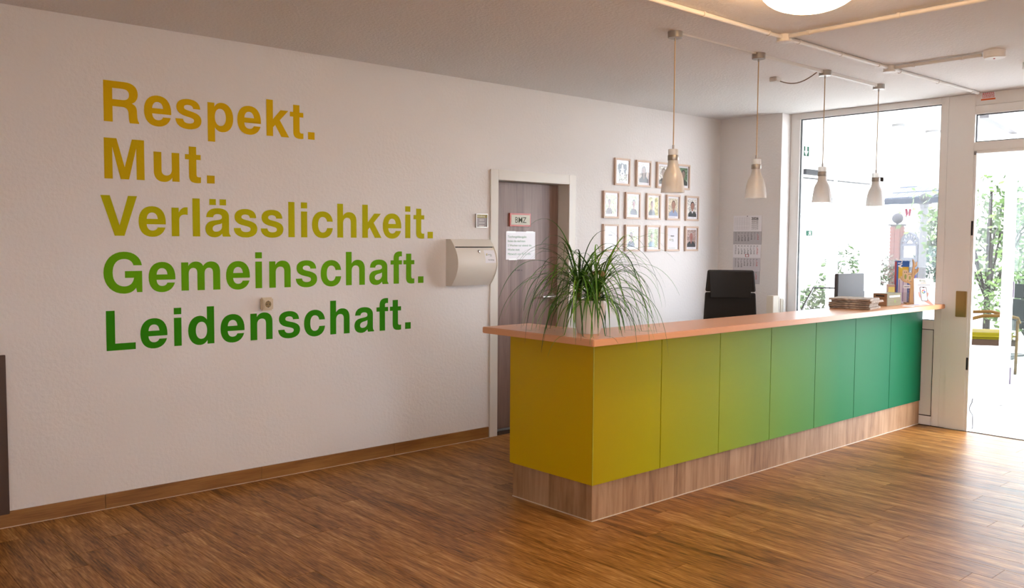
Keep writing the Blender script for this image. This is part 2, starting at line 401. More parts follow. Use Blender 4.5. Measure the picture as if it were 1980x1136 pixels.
# ------------------------------------------------------------------ wall lettering
GL = {
'L': (611, ["M76,0 L76,718 L226,718 L226,124 L583,124 L583,0"]),
'V': (667, ["M19,718 L178,718 L336,186 L490,718 L648,718 L418,0 L250,0"]),
'M': (833, ["M69,0 L69,718 L284,718 L418,214 L550,718 L764,718 L764,0 L624,0 L624,566 L489,0 L345,0 L209,566 L209,0"]),
'R': (722, ["M76,0 L76,718 L433,718 C585,718 666,645 666,524 C666,440 625,378 562,350 C625,326 646,282 648,205 C650,110 655,52 681,24 L681,0 L520,0 C506,30 503,80 501,150 C499,240 468,276 390,276 L226,276 L226,0", "M226,398 L395,398 C475,398 513,432 513,497 C513,562 475,594 398,594 L226,594"]),
'G': (778, ["M713,387 L713,0 L618,0 L603,82 C560,15 490,-19 392,-19 C188,-19 44,137 44,357 C44,582 190,737 398,737 C570,737 692,640 711,490 L562,490 C545,565 485,606 398,606 C275,606 199,514 199,358 C199,205 278,112 402,112 C493,112 555,168 569,264 L411,264 L411,387"]),
'e': (556, ["M523,216 L177,216 C181,142 218,101 281,101 C326,101 361,122 374,160 L515,160 C483,48 395,-14 276,-14 C122,-14 33,88 33,262 C33,440 126,546 280,546 C436,546 525,437 525,250", "M179,314 L379,314 C372,390 335,430 279,430 C221,430 185,390 179,314"]),
's': (556, ["M500,372 L364,372 C362,415 332,437 274,437 C219,437 190,419 190,387 C190,356 222,344 312,325 C455,294 521,252 521,158 C521,52 424,-14 275,-14 C124,-14 33,55 30,171 L172,171 C176,120 211,95 279,95 C344,95 379,116 379,151 C379,186 350,197 238,221 C108,249 49,299 49,388 C49,486 134,546 274,546 C415,546 497,483 500,372"]),
'p': (611, ["M69,-207 L69,532 L204,532 L204,460 C238,517 286,546 350,546 C483,546 578,430 578,262 C578,98 488,-14 356,-14 C293,-14 245,13 210,68 L210,-207", "M320,429 C253,429 210,367 210,266 C210,165 253,103 320,103 C388,103 431,164 431,265 C431,367 388,429 320,429"]),
'd': (611, ["M542,0 L542,718 L401,718 L401,465 C366,519 318,546 259,546 C126,546 33,431 33,266 C33,100 124,-14 258,-14 C322,-14 369,13 407,72 L407,0", "M291,429 C224,429 180,366 180,264 C180,164 224,103 291,103 C358,103 401,164 401,265 C401,367 358,429 291,429"]),
'k': (556, ["M69,0 L69,718 L210,718 L210,341 L375,532 L547,532 L358,330 L561,0 L390,0 L258,227 L210,178 L210,0"]),
't': (333, ["M309,525 L309,430 L224,430 L224,165 C224,118 236,106 275,106 C288,106 298,107 309,109 L309,0 C285,-6 262,-8 235,-8 C125,-8 83,33 83,133 L83,430 L10,430 L10,525 L83,525 L83,672 L224,672 L224,525"]),
'u': (611, ["M541,532 L541,0 L406,0 L406,72 C370,14 318,-14 250,-14 C135,-14 69,58 69,180 L69,532 L210,532 L210,205 C210,140 240,107 298,107 C361,107 400,150 400,220 L400,532"]),
'n': (611, ["M70,0 L70,532 L205,532 L205,460 C241,518 293,546 361,546 C476,546 542,474 542,352 L542,0 L401,0 L401,327 C401,392 371,425 313,425 C250,425 211,382 211,312 L211,0"]),
'h': (611, ["M70,0 L70,718 L211,718 L211,468 C246,520 297,546 361,546 C476,546 542,474 542,352 L542,0 L401,0 L401,327 C401,392 371,425 313,425 C250,425 211,382 211,312 L211,0"]),
'm': (889, ["M64,0 L64,532 L199,532 L199,462 C232,518 281,546 343,546 C412,546 460,517 486,462 C523,518 574,546 640,546 C754,546 820,474 820,352 L820,0 L679,0 L679,327 C679,392 652,425 600,425 C545,425 512,385 512,315 L512,0 L371,0 L371,327 C371,392 344,425 292,425 C238,425 205,385 205,315 L205,0"]),
'r': (389, ["M69,0 L69,532 L204,532 L204,445 C238,512 285,546 345,546 C357,546 365,545 373,543 L373,402 C357,405 341,407 323,407 C248,407 210,368 210,293 L210,0"]),
'l': (278, ["M69,0 L69,718 L209,718 L209,0"]),
'i': (278, ["M69,0 L69,532 L209,532 L209,0", "M69,596 L69,718 L209,718 L209,596"]),
'c': (556, ["M524,333 L388,333 C378,395 342,429 284,429 C216,429 177,369 177,263 C177,161 216,103 283,103 C341,103 377,136 388,199 L524,199 C512,66 419,-14 282,-14 C130,-14 34,92 34,262 C34,438 131,546 285,546 C418,546 512,464 524,333"]),
'a': (556, ["M527,22 L527,0 L376,0 C366,14 361,34 359,58 C318,10 268,-14 206,-14 C98,-14 29,45 29,144 C29,235 78,288 180,306 C210,311 238,314 264,318 C331,328 359,338 359,374 C359,411 329,432 271,432 C215,432 187,412 181,369 L47,369 C52,485 133,546 275,546 C419,546 499,487 499,382 L499,110 C499,62 505,40 527,22", "M359,261 C345,250 325,243 281,234 C200,219 169,195 169,150 C169,115 195,94 239,94 C308,94 359,140 359,201"]),
'f': (333, ["M94,0 L94,430 L14,430 L14,525 L94,525 L94,562 C94,672 150,724 265,724 C285,724 303,723 318,721 L318,611 C305,612 295,613 283,613 C247,613 235,602 235,566 L235,525 L318,525 L318,430 L235,430 L235,0"]),
'.': (278, ["M64,0 L64,150 L216,150 L216,0"]),
}
GL['ä'] = (556, GL['a'][1]+["M112,604 L112,718 L240,718 L240,604", "M316,604 L316,718 L444,718 L444,604"])
def contour(sp):
    pts = []
    for tok in sp.split():
        op, nums = tok[0], None
        if op in 'MLC': cur_op = op; tok = tok[1:]
        x, y = map(float, tok.split(','))
        if op == 'C': buf = [(x, y)]; mode = 'C'
        elif op in 'ML': pts.append((x, y)); mode = 'L'
        else:
            buf.append((x, y))
            if len(buf) == 3:
                p0 = pts[-1]; (x1, y1), (x2, y2), (x3, y3) = buf
                for k in range(1, 9):
                    t = k/8; u_ = 1-t
                    pts.append((u_**3*p0[0]+3*u_*u_*t*x1+3*u_*t*t*x2+t**3*x3, u_**3*p0[1]+3*u_*u_*t*y1+3*u_*t*t*y2+t**3*y3))
    if math.dist(pts[0], pts[-1]) < 1e-3: pts.pop()
    return pts
def glyph_mesh(ch, size, sx, mt):
    cu = bpy.data.curves.new('letter', 'CURVE'); cu.dimensions = '2D'; cu.fill_mode = 'BOTH'; cu.extrude = .0006
    for sp in GL[ch][1]:
        pts = contour(sp); s = cu.splines.new('POLY'); s.points.add(len(pts)-1); s.use_cyclic_u = True
        for q, (x, y) in zip(s.points, pts): q.co = (x*size/1000*sx, y*size/1000, 0, 1)
    o = bpy.data.objects.new('letter', cu); COL.objects.link(o)
    me = bpy.data.meshes.new_from_object(o.evaluated_get(bpy.context.evaluated_depsgraph_get()))
    bpy.data.objects.remove(o); bpy.data.curves.remove(cu)
    me.name = 'letter'; me.materials.clear(); me.materials.append(mt); me.transform(WALLR); return me
rows = [('Respekt.', -.285, 1.012, 2.163, 'd6ae00', 'ochre yellow'), ('Mut.', -.288, .340, 1.849, 'c9aa00', 'mustard yellow'),
        ('Verlässlichkeit.', -.312, 1.964, 1.5325, 'b6b200', 'olive yellow'), ('Gemeinschaft.', -.304, 1.880, 1.213, '64a400', 'leaf green'),
        ('Leidenschaft.', -.296, 1.768, .889, '308600', 'dark green')]
EM = .3125
for word, xa, xb_, zb, colr, cname in rows:
    mt = mat('letter_'+word.strip('.').lower(), colr, .6, bump=(48, .3, .004), spec=.1)
    t = thing('wall_lettering', cname+' painted word "'+word+'" on the plaster wall', 'lettering', ((xa), 0, zb), group='slogan words on the wall')
    adv = [0]
    for i, ch in enumerate(word):
        kern = 0
        if i+1 < len(word) and ch == 'V': kern = -40
        adv.append(adv[-1]+GL[ch][0]+kern)
    def xr(ch, fn):
        return fn(p[0] for sp in GL[ch][1] for p in contour(sp))
    l0 = xr(word[0], min); l1 = adv[-2]+xr(word[-1], max)
    nat = (l1-l0)*EM/1000; gap = ((xb_-xa)-nat)/(len(word)-1)
    cache = {}
    for i, ch in enumerate(word):
        if ch not in cache: cache[ch] = glyph_mesh(ch, EM, 1.0, mt)
        o = bpy.data.objects.new('letter', cache[ch]); COL.objects.link(o); o.parent = t
        o.location = ((adv[i]-l0)*EM/1000+gap*i, -.0008, 0)

# ------------------------------------------------------------------ wall socket
q = at(513.5, 587, 1, 0)
t = thing('wall_socket', 'beige surface-mounted power socket between the green words', 'socket', (q.x, 0, q.z))
M_BEI = mat('beige_plastic', 'd6c6ab', .35)
MB().box(q.x-.041, q.x+.041, -.03, -.0005, q.z-.041, q.z+.041).build('housing', M_BEI, t, bevel=.009, smooth=True)
MB().box(q.x-.027, q.x+.029, -.036, -.028, q.z-.027, q.z+.027).build('cover_plate', M_BEI, t, bevel=.003, smooth=True)
MB().lathe((q.x, -.0365, q.z), [(.0205, 0), (.0205, -.0004), (.001, -.0004)], 28, ax=1).build('recess_ring', mat('beige_dark', '8e7850', .4), t, smooth=True)  # flat disc, shade of the socket recess painted in darker beige
pm = MB()
for dx in (-.0095, .0095): pm.lathe((q.x+dx, -.0380, q.z), [(.003, 0), (.003, .001)], 12, ax=1)
pm.build('pin_holes', M_BLACK, t)['kind'] = 'stuff'
for dz in (.017, -.021): box('earth_clip', M_BLACK, t, q.x-.003, q.x+.003, -.0380, -.0362, q.z+dz, q.z+dz+.004)

# ------------------------------------------------------------------ letter box
bx0, bx1, bz0, bz1 = 2.083, 2.459, 1.186, 1.528
t = thing('letter_box', 'grey-white curved metal letter box hung beside the door', 'letter box', ((bx0+bx1)/2, 0, bz0))
M_LB = mat('letterbox_paint', 'e3dbd0', .32)
def lb_depth(z):
    s = (z-bz0)/(bz1-bz0)            # bulging belly
    return .012+.128*math.sin(PI*min(max(.08+.86*s, 0), 1))**.75
zs = [bz0+(bz1-bz0)*k/22 for k in range(23)]
zslot = bz1-.058
side = [(0.0, bz0)]+[(-lb_depth(z), z) for z in zs]+[(0.0, bz1)]
def prof_shell(mb, x0, x1, zz, extra=0.0):
    pts = [(-lb_depth(z)-extra, z) for z in zz]; n = len(pts)
    vs_ = [(x, y, z) for x in (x0, x1) for y, z in pts]+[(x, -.0005, z) for x in (x0, x1) for y, z in pts]
    fs = []
    for i in range(n-1):
        fs += [(i, i+1, n+i+1, n+i), (2*n+i, 3*n+i, 3*n+i+1, 2*n+i+1), (i, 2*n+i, 2*n+i+1, i+1), (n+i, n+i+1, 3*n+i+1, 3*n+i)]
    fs += [(0, n, 3*n, 2*n), (n-1, 2*n+n-1, 3*n+n-1, n+n-1)]
    return mb.add(vs_, fs)
prof_shell(MB(), bx0+.004, bx1-.004, [z for z in zs if z < zslot-.004]+[zslot-.004]).build('body', M_LB, t, smooth=True)
prof_shell(MB(), bx0+.004, bx1-.004, [zslot+.004]+[z for z in zs if z > zslot+.006], .006).build('lid', M_LB, t, smooth=True)
prof_shell(MB(), bx0+.006, bx1-.006, [zslot-.004, zslot+.004], -.008).build('slot_shadow', M_DARK, t)
for x in (bx0, bx1-.004):
    prof_shell(MB(), x, x+.004, zs, .006).build('side_plate', M_LB, t, smooth=True)
lz = zslot-.032; MB().lathe((2.30, -lb_depth(lz), lz), [(.011, .006), (.011, -.006), (.008, -.009)], 18, ax=1).build('lock', M_METAL, t, smooth=True)
st = MB(); za, zb_ = bz1-.175, bz1-.080
zz = [za+(zb_-za)*k/6 for k in range(7)]
st.add([(x, -lb_depth(z)-.0015, z) for z in zz for x in (2.345, 2.447)], [(2*k, 2*k+1, 2*k+3, 2*k+2) for k in range(6)])
sk = st.build('name_sticker', M_PAPER, t)
def curata(mb, loc, s, rot=WALLR, y=0):     # swirl mark + word + swoosh; mi 0 yellow 1 green 2 grey
    mx = Matrix.Translation(Vector(loc)) @ rot
    for a0, a1, mi in ((.6, 3.4, 0), (3.4, 5.6, 1)):
        n = 10; v = []
        for k in range(n+1):
            a = a0+(a1-a0)*k/n
            v += [mx @ Vector((.5*s*math.cos(a), .36*s+.5*s*math.sin(a), 0)), mx @ Vector((.24*s*math.cos(a)+.07*s, .36*s+.24*s*math.sin(a), 0))]
        mb.add(v, [(2*k, 2*k+1, 2*k+3, 2*k+2) for k in range(n)], mi)
    text_mb(mb, 'urata', s*1.25, mx @ Vector((.5*s, 0, 0)), rot, mi=2, sx=1.0)
    v = []; n = 8
    for k in range(n+1):
        x = 1.5*s+2.2*s*k/n; yy = -.75*s+.35*s*math.sin(k/n*2.6); th = .09*s*math.sin(PI*k/n)+.005*s
        v += [mx @ Vector((x, yy-th, 0)), mx @ Vector((x, yy+th, 0))]
    mb.add(v, [(2*k, 2*k+1, 2*k+3, 2*k+2) for k in range(n)], 2)
M_LY, M_LG, M_LGY = mat('logo_yellow', 'd5b21c'), mat('logo_green', '5f8a28'), mat('logo_grey', '77816f')
lzz = bz1-.118; lg = MB(); curata(lg, (2.363, -lb_depth(lzz)-.004, lzz), .0145)
text_mb(lg, 'Verwaltung', .0125, (2.37, -lb_depth(lzz-.035)-.0035, lzz-.038), mi=3, bold=.01)
lg.build('name_print', [M_LY, M_LG, M_LGY, M_BLACK], sk)

# ------------------------------------------------------------------ small door sign on the wall
p0, p1 = at(920.5, 413, 1, -.012), at(943, 440, 1, -.012)
t = thing('room_sign', 'small grey room sign with olive header above the letter box', 'sign', ((p0.x+p1.x)/2, 0, p1.z))
box('sign_plate', mat('sign_grey', 'a29a98', .5), t, p0.x+.004, p1.x-.004, -.010, -.0005, p1.z+.004, p0.z-.004)
fr = MB(); fr.box(p0.x, p0.x+.006, -.015, -.0005, p1.z, p0.z).box(p1.x-.006, p1.x, -.015, -.0005, p1.z, p0.z).box(p0.x, p1.x, -.013, -.0005, p0.z-.005, p0.z).box(p0.x, p1.x, -.013, -.0005, p1.z, p1.z+.006)
fr.build('sign_frame', M_METAL, t)
box('header_strip', mat('sign_olive', 'a59a4c', .5), t, p0.x+.006, p1.x-.006, -.0112, -.0101, p0.z-.028, p0.z-.006)
tm = MB(); text_mb(tm, 'Verwaltung', .0165, (p0.x+.010, -.0118, p0.z-.0215))
for k in range(3):
    wd = (.022, .028, .024)[k]; cz = p0.z-.046-k*.022; xm = (p0.x+p1.x)/2
    for j in range(5): tm.box(xm-wd+j*wd*.42, xm-wd+j*wd*.42+wd*.3, -.0112, -.0101, cz-.003, cz+.003)
tm.build('sign_lettering', M_WHITE, t)

# ------------------------------------------------------------------ BMZ sign and paper note on the door
p0, p1 = at(986, 411.5, 1, LY-.012), at(1026, 438, 1, LY-.012)
t = thing('bmz_sign', 'red framed BMZ sign screwed to the brown door', 'sign', ((p0.x+p1.x)/2, LY, p1.z))
box('sign_frame', mat('sign_red', 'c4584a', .35), t, p0.x, p1.x, LY-.014, LY-.0005, p1.z, p0.z, bevel=.001)
box('sign_field', mat('sign_cream', 'd8d5c4', .5), t, p0.x+.013, p1.x-.011, LY-.0152, LY-.014, p1.z+.013, p0.z-.013)
zc = (p0.z+p1.z)/2
text_mb(MB(), 'BMZ', .066, ((p0.x+p1.x)/2, LY-.0158, zc-.023), align='CENTER', bold=.002, sx=.95).build('sign_lettering', mat('dark_olive', '3c4420'), t)
p0, p1 = at(978.5, 447, 1, LY-.003), at(1034.5, 501, 1, LY-.003)
t = thing('paper_note', 'laminated paper note with green lines taped to the brown door', 'note', ((p0.x+p1.x)/2, LY, p1.z))
box('laminate_sheet', mat('laminate', 'ded9dc', .25), t, p0.x, p1.x, LY-.003, LY-.0005, p1.z, p0.z)
for a in ((p0.x+.01, p0.x+.1, p0.z-.012, p0.z+.002), (p1.x-.1, p1.x-.02, p0.z-.01, p0.z+.003), (p0.x+.03, p0.x+.12, p1.z-.004, p1.z+.008)): box('tape', mat('tape', 'f2eeee', .15), t, a[0], a[1], LY-.004, LY-.003, a[2], a[3])
tm = MB()
for k, s in enumerate(['Taschengeldausgabe', 'findet die nächsten', '2 Wochen nur einmal die', 'Woche statt.', 'Mittwoch von 10-12 Uhr']):
    text_mb(tm, s, .0255, (p0.x+.018, LY-.0036, p0.z-.05-k*.0345), sx=.98)
tm.build('note_lettering', mat('green_ink', '4f8f5f'), t)

# ------------------------------------------------------------------ framed portraits
M_FR = mat('beech_frame', 'd2b7a2', .5)
M_FRG = glass('frame_glass', (1, 1, 1), .02)
xs2 = [3.767+.286*k for k in range(5)]
frames = [(3.907+.286*k, 2.007, k) for k in range(4)]+[(x, 1.718, 4+k) for k, x in enumerate(xs2)]+[(x, 1.432, 9+k) for k, x in enumerate(xs2)]
plab = ['black and white dog photo in the top row', 'faded long-haired woman in dark top, top row', 'pale half-hidden portrait with streaked background, top row', 'portrait against dark green leaves, top row',
        'bright garden photo with reflection at the middle row start', 'standing figure in dark jacket before green garden, middle row', 'figure before yellow shrub, middle row', 'woman in pale blue shirt, middle row', 'man in dark pullover with white collar, middle row',
        'white sheet with faint logo and grey blur, bottom row', 'seated figure in dark blue beside a tree, bottom row', 'blue-clad figure by green reeds, bottom row', 'white sheet with small company logo, bottom row', 'elderly man in dark shirt before reddish leaves, bottom row']
sty = [('c9cfc8', '54585a', '8e8f8c', '3d4244'), ('cfc6bd', '9c8577', '4c4a4a', '5a4a42'), ('d8d2ca', 'b9a699', '6b6862', '7a6a5e'), ('4e6b45', '8a776a', '3a3f38', '2e2a28'),
       ('bcc592', 'a58d78', '6d5f52', '5a4a3a'), ('b7c896', 'a5776a', '47474c', '3a3030'), ('cfc88a', 'a88878', '5f5f62', '4a4038'), ('c9bda2', 'a3755f', '8f9bb8', '6a4a34'), ('d9d3cc', 'ab7a68', '3f4544', '32292a'),
       None, ('c8ce9f', 'a08a78', '3f4a5c', '4a4038'), ('b3c39a', 'b09a88', '7f9db0', '4a4038'), None, ('a98f86', 'a86a60', '3a3a3e', 'b9aaa4')]
def ell(mb, cx, cz, rx, rz, y, mi, n=14, a0=0, a1=2*PI):
    p = [(cx+rx*math.cos(a0+(a1-a0)*k/n), y, cz+rz*math.sin(a0+(a1-a0)*k/n)) for k in range(n)]
    mb.add(p, [tuple(range(n))], mi)
def photo_bg(name, c, seed):
    mt = bpy.data.materials.new(name); mt.use_nodes = True; nt = mt.node_tree; b = nt.nodes['Principled BSDF']
    g_ = nt.nodes.new('ShaderNodeNewGeometry'); n = nt.nodes.new('ShaderNodeTexNoise'); n.inputs['Scale'].default_value = 42; n.inputs['Detail'].default_value = 4; n.inputs['Distortion'].default_value = 1.5
    ad = nt.nodes.new('ShaderNodeVectorMath'); ad.inputs[1].default_value = (seed*3.1, 0, seed*1.7); nt.links.new(g_.outputs['Position'], ad.inputs[0]); nt.links.new(ad.outputs[0], n.inputs['Vector'])
    a = hx(c); r = ramp(nt, n.outputs['Fac'], [(.32, tuple(x*.45 for x in a)), (.48, a), (.62, tuple(min(1, x*1.45+.05) for x in a)), (.75, (.8, .8, .76))])
    nt.links.new(r.outputs[0], b.inputs['Base Color']); b.inputs['Roughness'].default_value = .5; return mt
for x, z, k in frames:
    W_, H_ = .2, .235
    t = thing('picture_frame', 'beech picture frame, '+plab[k], 'picture frame', (x+W_/2, 0, z), group='framed portraits on the wall')
    fw_ = .017; f = MB()
    f.box(x, x+fw_, -.02, -.0005, z, z+H_).box(x+W_-fw_, x+W_, -.02, -.0005, z, z+H_).box(x+fw_, x+W_-fw_, -.02, -.0005, z, z+fw_).box(x+fw_, x+W_-fw_, -.02, -.0005, z+H_-fw_, z+H_)
    f.build('frame', M_FR, t, bevel=.0012)
    box('mount', M_PAPER, t, x+fw_, x+W_-fw_, -.009, -.0005, z+fw_, z+H_-fw_)
    a0, a1, b0, b1 = x+fw_+.016, x+W_-fw_-.014, z+fw_+.022, z+H_-fw_-.016
    y = -.0095; mb = MB()
    s = sty[k]
    if s:
        mb.add([(a0, y, b0), (a1, y, b0), (a1, y, b1), (a0, y, b1)], [(0, 1, 2, 3)], 0)
        cx = (a0+a1)/2+(random.random()-.5)*.012; ww_ = a1-a0; hh_ = b1-b0
        if k == 0:      # dog: dark head, white blaze, muzzle
            ell(mb, cx, b0+hh_*.58, ww_*.36, hh_*.36, y-.0004, 3); ell(mb, cx-ww_*.3, b0+hh_*.72, ww_*.13, hh_*.2, y-.0005, 3); ell(mb, cx+ww_*.3, b0+hh_*.72, ww_*.13, hh_*.2, y-.0005, 3)
            mb.add([(cx-.006, y-.0008, b1-.02), (cx+.006, y-.0008, b1-.02), (cx+.022, y-.0008, b0+hh_*.42), (cx-.022, y-.0008, b0+hh_*.42)], [(0, 1, 2, 3)], 4)
            ell(mb, cx, b0+hh_*.38, ww_*.22, hh_*.16, y-.001, 4); ell(mb, cx, b0+hh_*.4, ww_*.08, hh_*.05, y-.0013, 3); ell(mb, cx-ww_*.18, b0+hh_*.62, .005, .005, y-.0012, 4); ell(mb, cx+ww_*.18, b0+hh_*.62, .005, .005, y-.0012, 4)
        else:
            sc_ = {5: .72, 6: .7, 10: .75, 11: .6, 4: .6}.get(k, 1)
            dx = {5: .012, 6: -.02, 10: -.016, 11: -.02, 4: -.025}.get(k, 0); cx += dx
            hz = b0+hh_*(.62 if sc_ == 1 else .6)
            if k in (1,): ell(mb, cx, hz-.018, .034, .06, y-.0004, 3)
            tw = min(ww_*.46*sc_, ww_*.46)
            tx = [(cx-tw, b0), (cx+tw, b0), (cx+tw*.98, b0+hh_*.17), (cx+tw*.5, b0+hh_*.32), (cx-tw*.5, b0+hh_*.32), (cx-tw*.98, b0+hh_*.17)]
            tx = [(min(max(px, a0), a1), pz) for px, pz in tx]
            mb.add([(px, y-.0006, pz) for px, pz in tx], [tuple(range(6))], 2)
            ell(mb, cx, hz+.004, .030*sc_, .041*sc_, y-.0008, 3); ell(mb, cx, b0+hh_*.36, .012*sc_, .03*sc_, y-.0009, 1)
            ell(mb, cx, hz-.003, .0255*sc_, .036*sc_, y-.0012, 1)
            for sg in (-1, 1): ell(mb, cx+sg*.0095*sc_, hz+.003*sc_, .0032*sc_, .0018*sc_, y-.0015, 3, 8)
            ell(mb, cx, hz-.019*sc_, .0085*sc_, .0022*sc_, y-.0015, 5, 8); ell(mb, cx, hz-.006*sc_, .003*sc_, .006*sc_, y-.0014, 5, 8)
            if k == 8: mb.add([(cx-.018, y-.0014, b0+hh_*.33), (cx+.018, y-.0014, b0+hh_*.33), (cx+.004, y-.0014, b0+hh_*.2), (cx-.004, y-.0014, b0+hh_*.2)], [(0, 1, 2, 3)], 4)
        for j in range(6): mb.box(a0+.006+j*.016, a0+.017+j*.016, y-.0004, y, b0-.012, b0-.009, 6)
        mb.build('photograph', [photo_bg('photo_%d' % k, s[0], k), mat('skin_%s' % s[1], s[1]), mat('cloth_%s' % s[2], s[2]), mat('hair_%s' % s[3], s[3]), M_PAPER, mat('lip', '8a5348'), M_GREY], t)
    else:
        for j in range(5): mb.box(a0+.04+j*.010, a0+.048+j*.010, y-.0004, y, b0+.098, b0+.106, 3)
        curata(mb, (a0+.03, y-.0004, b0+.062), .0165)
        for j in range(7): mb.box(a0+.012+j*.014, a0+.022+j*.014, y-.0004, y, b0-.012, b0-.009, 1)
        mb.build('logo_print', [M_LY, M_LG, M_LGY, M_BLACK], t)
    box('glass', M_FRG, t, x+fw_, x+W_-fw_, -.0155, -.0145, z+fw_, z+H_-fw_)

# ------------------------------------------------------------------ wall calendar on the pier
xc_ = XB-.0005
t = thing('wall_calendar', 'four-month 2026 wall calendar hung on the pier', 'calendar', (XB, -.33, 1.125))
ya, yb_ = -.178, -.488
box('header_sheet', M_PAPER, t, xc_-.006, xc_, ya, yb_, 1.624, 1.773)
M_SH = mat('sheet_grey', 'bdb9bd', .7)
zt = [1.623, 1.498, 1.372, 1.247, 1.122]
mats_ = [M_SH, M_PAPER, mat('sheet_mid', 'cfcbd0', .7), M_SH]
starts = [(2, 30, 14), (4, 31, 18), (0, 30, 23), (2, 31, 27)]          # April to July 2026: first weekday, days, first week
for k in range(4):
    dx = (.006, .006, .006, .006)[k]; y0_, y1_ = ya-.003*k*.4, yb_+.004*k
    sh = box('month_sheet', mats_[k], t, xc_-dx, xc_, y0_, y1_, zt[k+1], zt[k]-.001)
    tm = MB(); wd = (y0_-y1_); first, days, wk = starts[k]
    for cidx in range(8):
        col_ = []
        for rr in range(6):
            if cidx == 0: col_.append(str(wk+rr) if rr < 5 else ''); continue
            d_ = rr*7+(cidx-1)-first+1; col_.append(str(d_) if 1 <= d_ <= days else '')
        mi = 1 if cidx == 7 else (2 if cidx in (0, 6) else 0)
        text_mb(tm, '\n'.join(col_), .0165, (xc_-dx-.0006, y0_-.02-cidx*(wd-.03)/8, zt[k]-.036), BACKR, mi=mi, bold=.02, line=.86)
        tm.box(xc_-dx-.0006, xc_-dx, y0_-.02-cidx*(wd-.03)/8, y0_-.036-cidx*(wd-.03)/8, zt[k]-.018, zt[k]-.012, 2)
    tm.build('month_print', [M_BLACK, M_RED, M_GREY], sh)
tm = MB()
for k in range(6):
    text_mb(tm, '2026', .034, (xc_-.0066, -.378, 1.733-k*.0185), BACKR, mi=(0 if k == 0 else (1 if k < 3 else 2)), bold=(.03 if k == 0 else 0), sx=1.12)
for j in range(7):
    tm.box(xc_-.0066, xc_-.006, -.192, -.355, 1.755-j*.011, 1.754-j*.011, 2); tm.box(xc_-.0066, xc_-.006, -.192-j*.027, -.193-j*.027, 1.645, 1.757, 2)
for j in range(3): tm.box(xc_-.0066, xc_-.006, -.192, -.35, 1.665-j*.011, 1.664-j*.011, 2)
tm.build('header_print', [M_BLACK, M_GREY, mat('pale_print', 'b3afb3')], t)
mk = MB(); mz, my = 1.392, -.338
for a in ((my-.019, my-.015, mz-.013, mz+.013), (my+.015, my+.019, mz-.013, mz+.013), (my-.019, my+.019, mz+.010, mz+.013), (my-.019, my+.019, mz-.013, mz-.010)):
    mk.box(xc_-.0095, xc_-.0065, a[0], a[1], a[2], a[3])
mk.build('date_marker', mat('marker_red', 'a32a38', .4), t)
MB().lathe((xc_-.006, -.333, 1.767), [(.004, 0), (.004, -.004)], 10, ax=0).build('nail', M_BLACK, t)

# ------------------------------------------------------------------ pendant lamps over the counter
def frosted():
    mt = bpy.data.materials.new('frosted_glass'); mt.use_nodes = True; nt = mt.node_tree; nt.nodes.clear()
    N = nt.nodes.new; o_ = N('ShaderNodeOutputMaterial'); d_ = N('ShaderNodeBsdfDiffuse'); tl_ = N('ShaderNodeBsdfTranslucent'); tr_ = N('ShaderNodeBsdfTransparent'); gl_ = N('ShaderNodeBsdfGlossy')
    d_.inputs[0].default_value = (.84, .84, .83, 1); tl_.inputs[0].default_value = (.9, .88, .85, 1); gl_.inputs['Roughness'].default_value = .25
    m1, m2, m3 = N('ShaderNodeMixShader'), N('ShaderNodeMixShader'), N('ShaderNodeMixShader')
    m1.inputs[0].default_value = .5; m2.inputs[0].default_value = .25; m3.inputs[0].default_value = .05
    L = nt.links.new; L(d_.outputs[0], m1.inputs[1]); L(tl_.outputs[0], m1.inputs[2]); L(m1.outputs[0], m2.inputs[1]); L(tr_.outputs[0], m2.inputs[2]); L(m2.outputs[0], m3.inputs[1]); L(gl_.outputs[0], m3.inputs[2]); L(m3.outputs[0], o_.inputs[0])
    return mt
M_FROST = frosted()
M_CORD = mat('cord_gold', 'b79a72', .5)
LYP = -1.967
plabs = ['frosted glass pendant lamp hanging in front of the framed portraits', 'frosted glass pendant lamp hanging before the pier with the calendar',
         'frosted glass pendant lamp before the window, beside the pier side', 'frosted glass pendant lamp before the window, above the monitor']
pend_x = [2.215, 3.062, 3.884, 4.675]
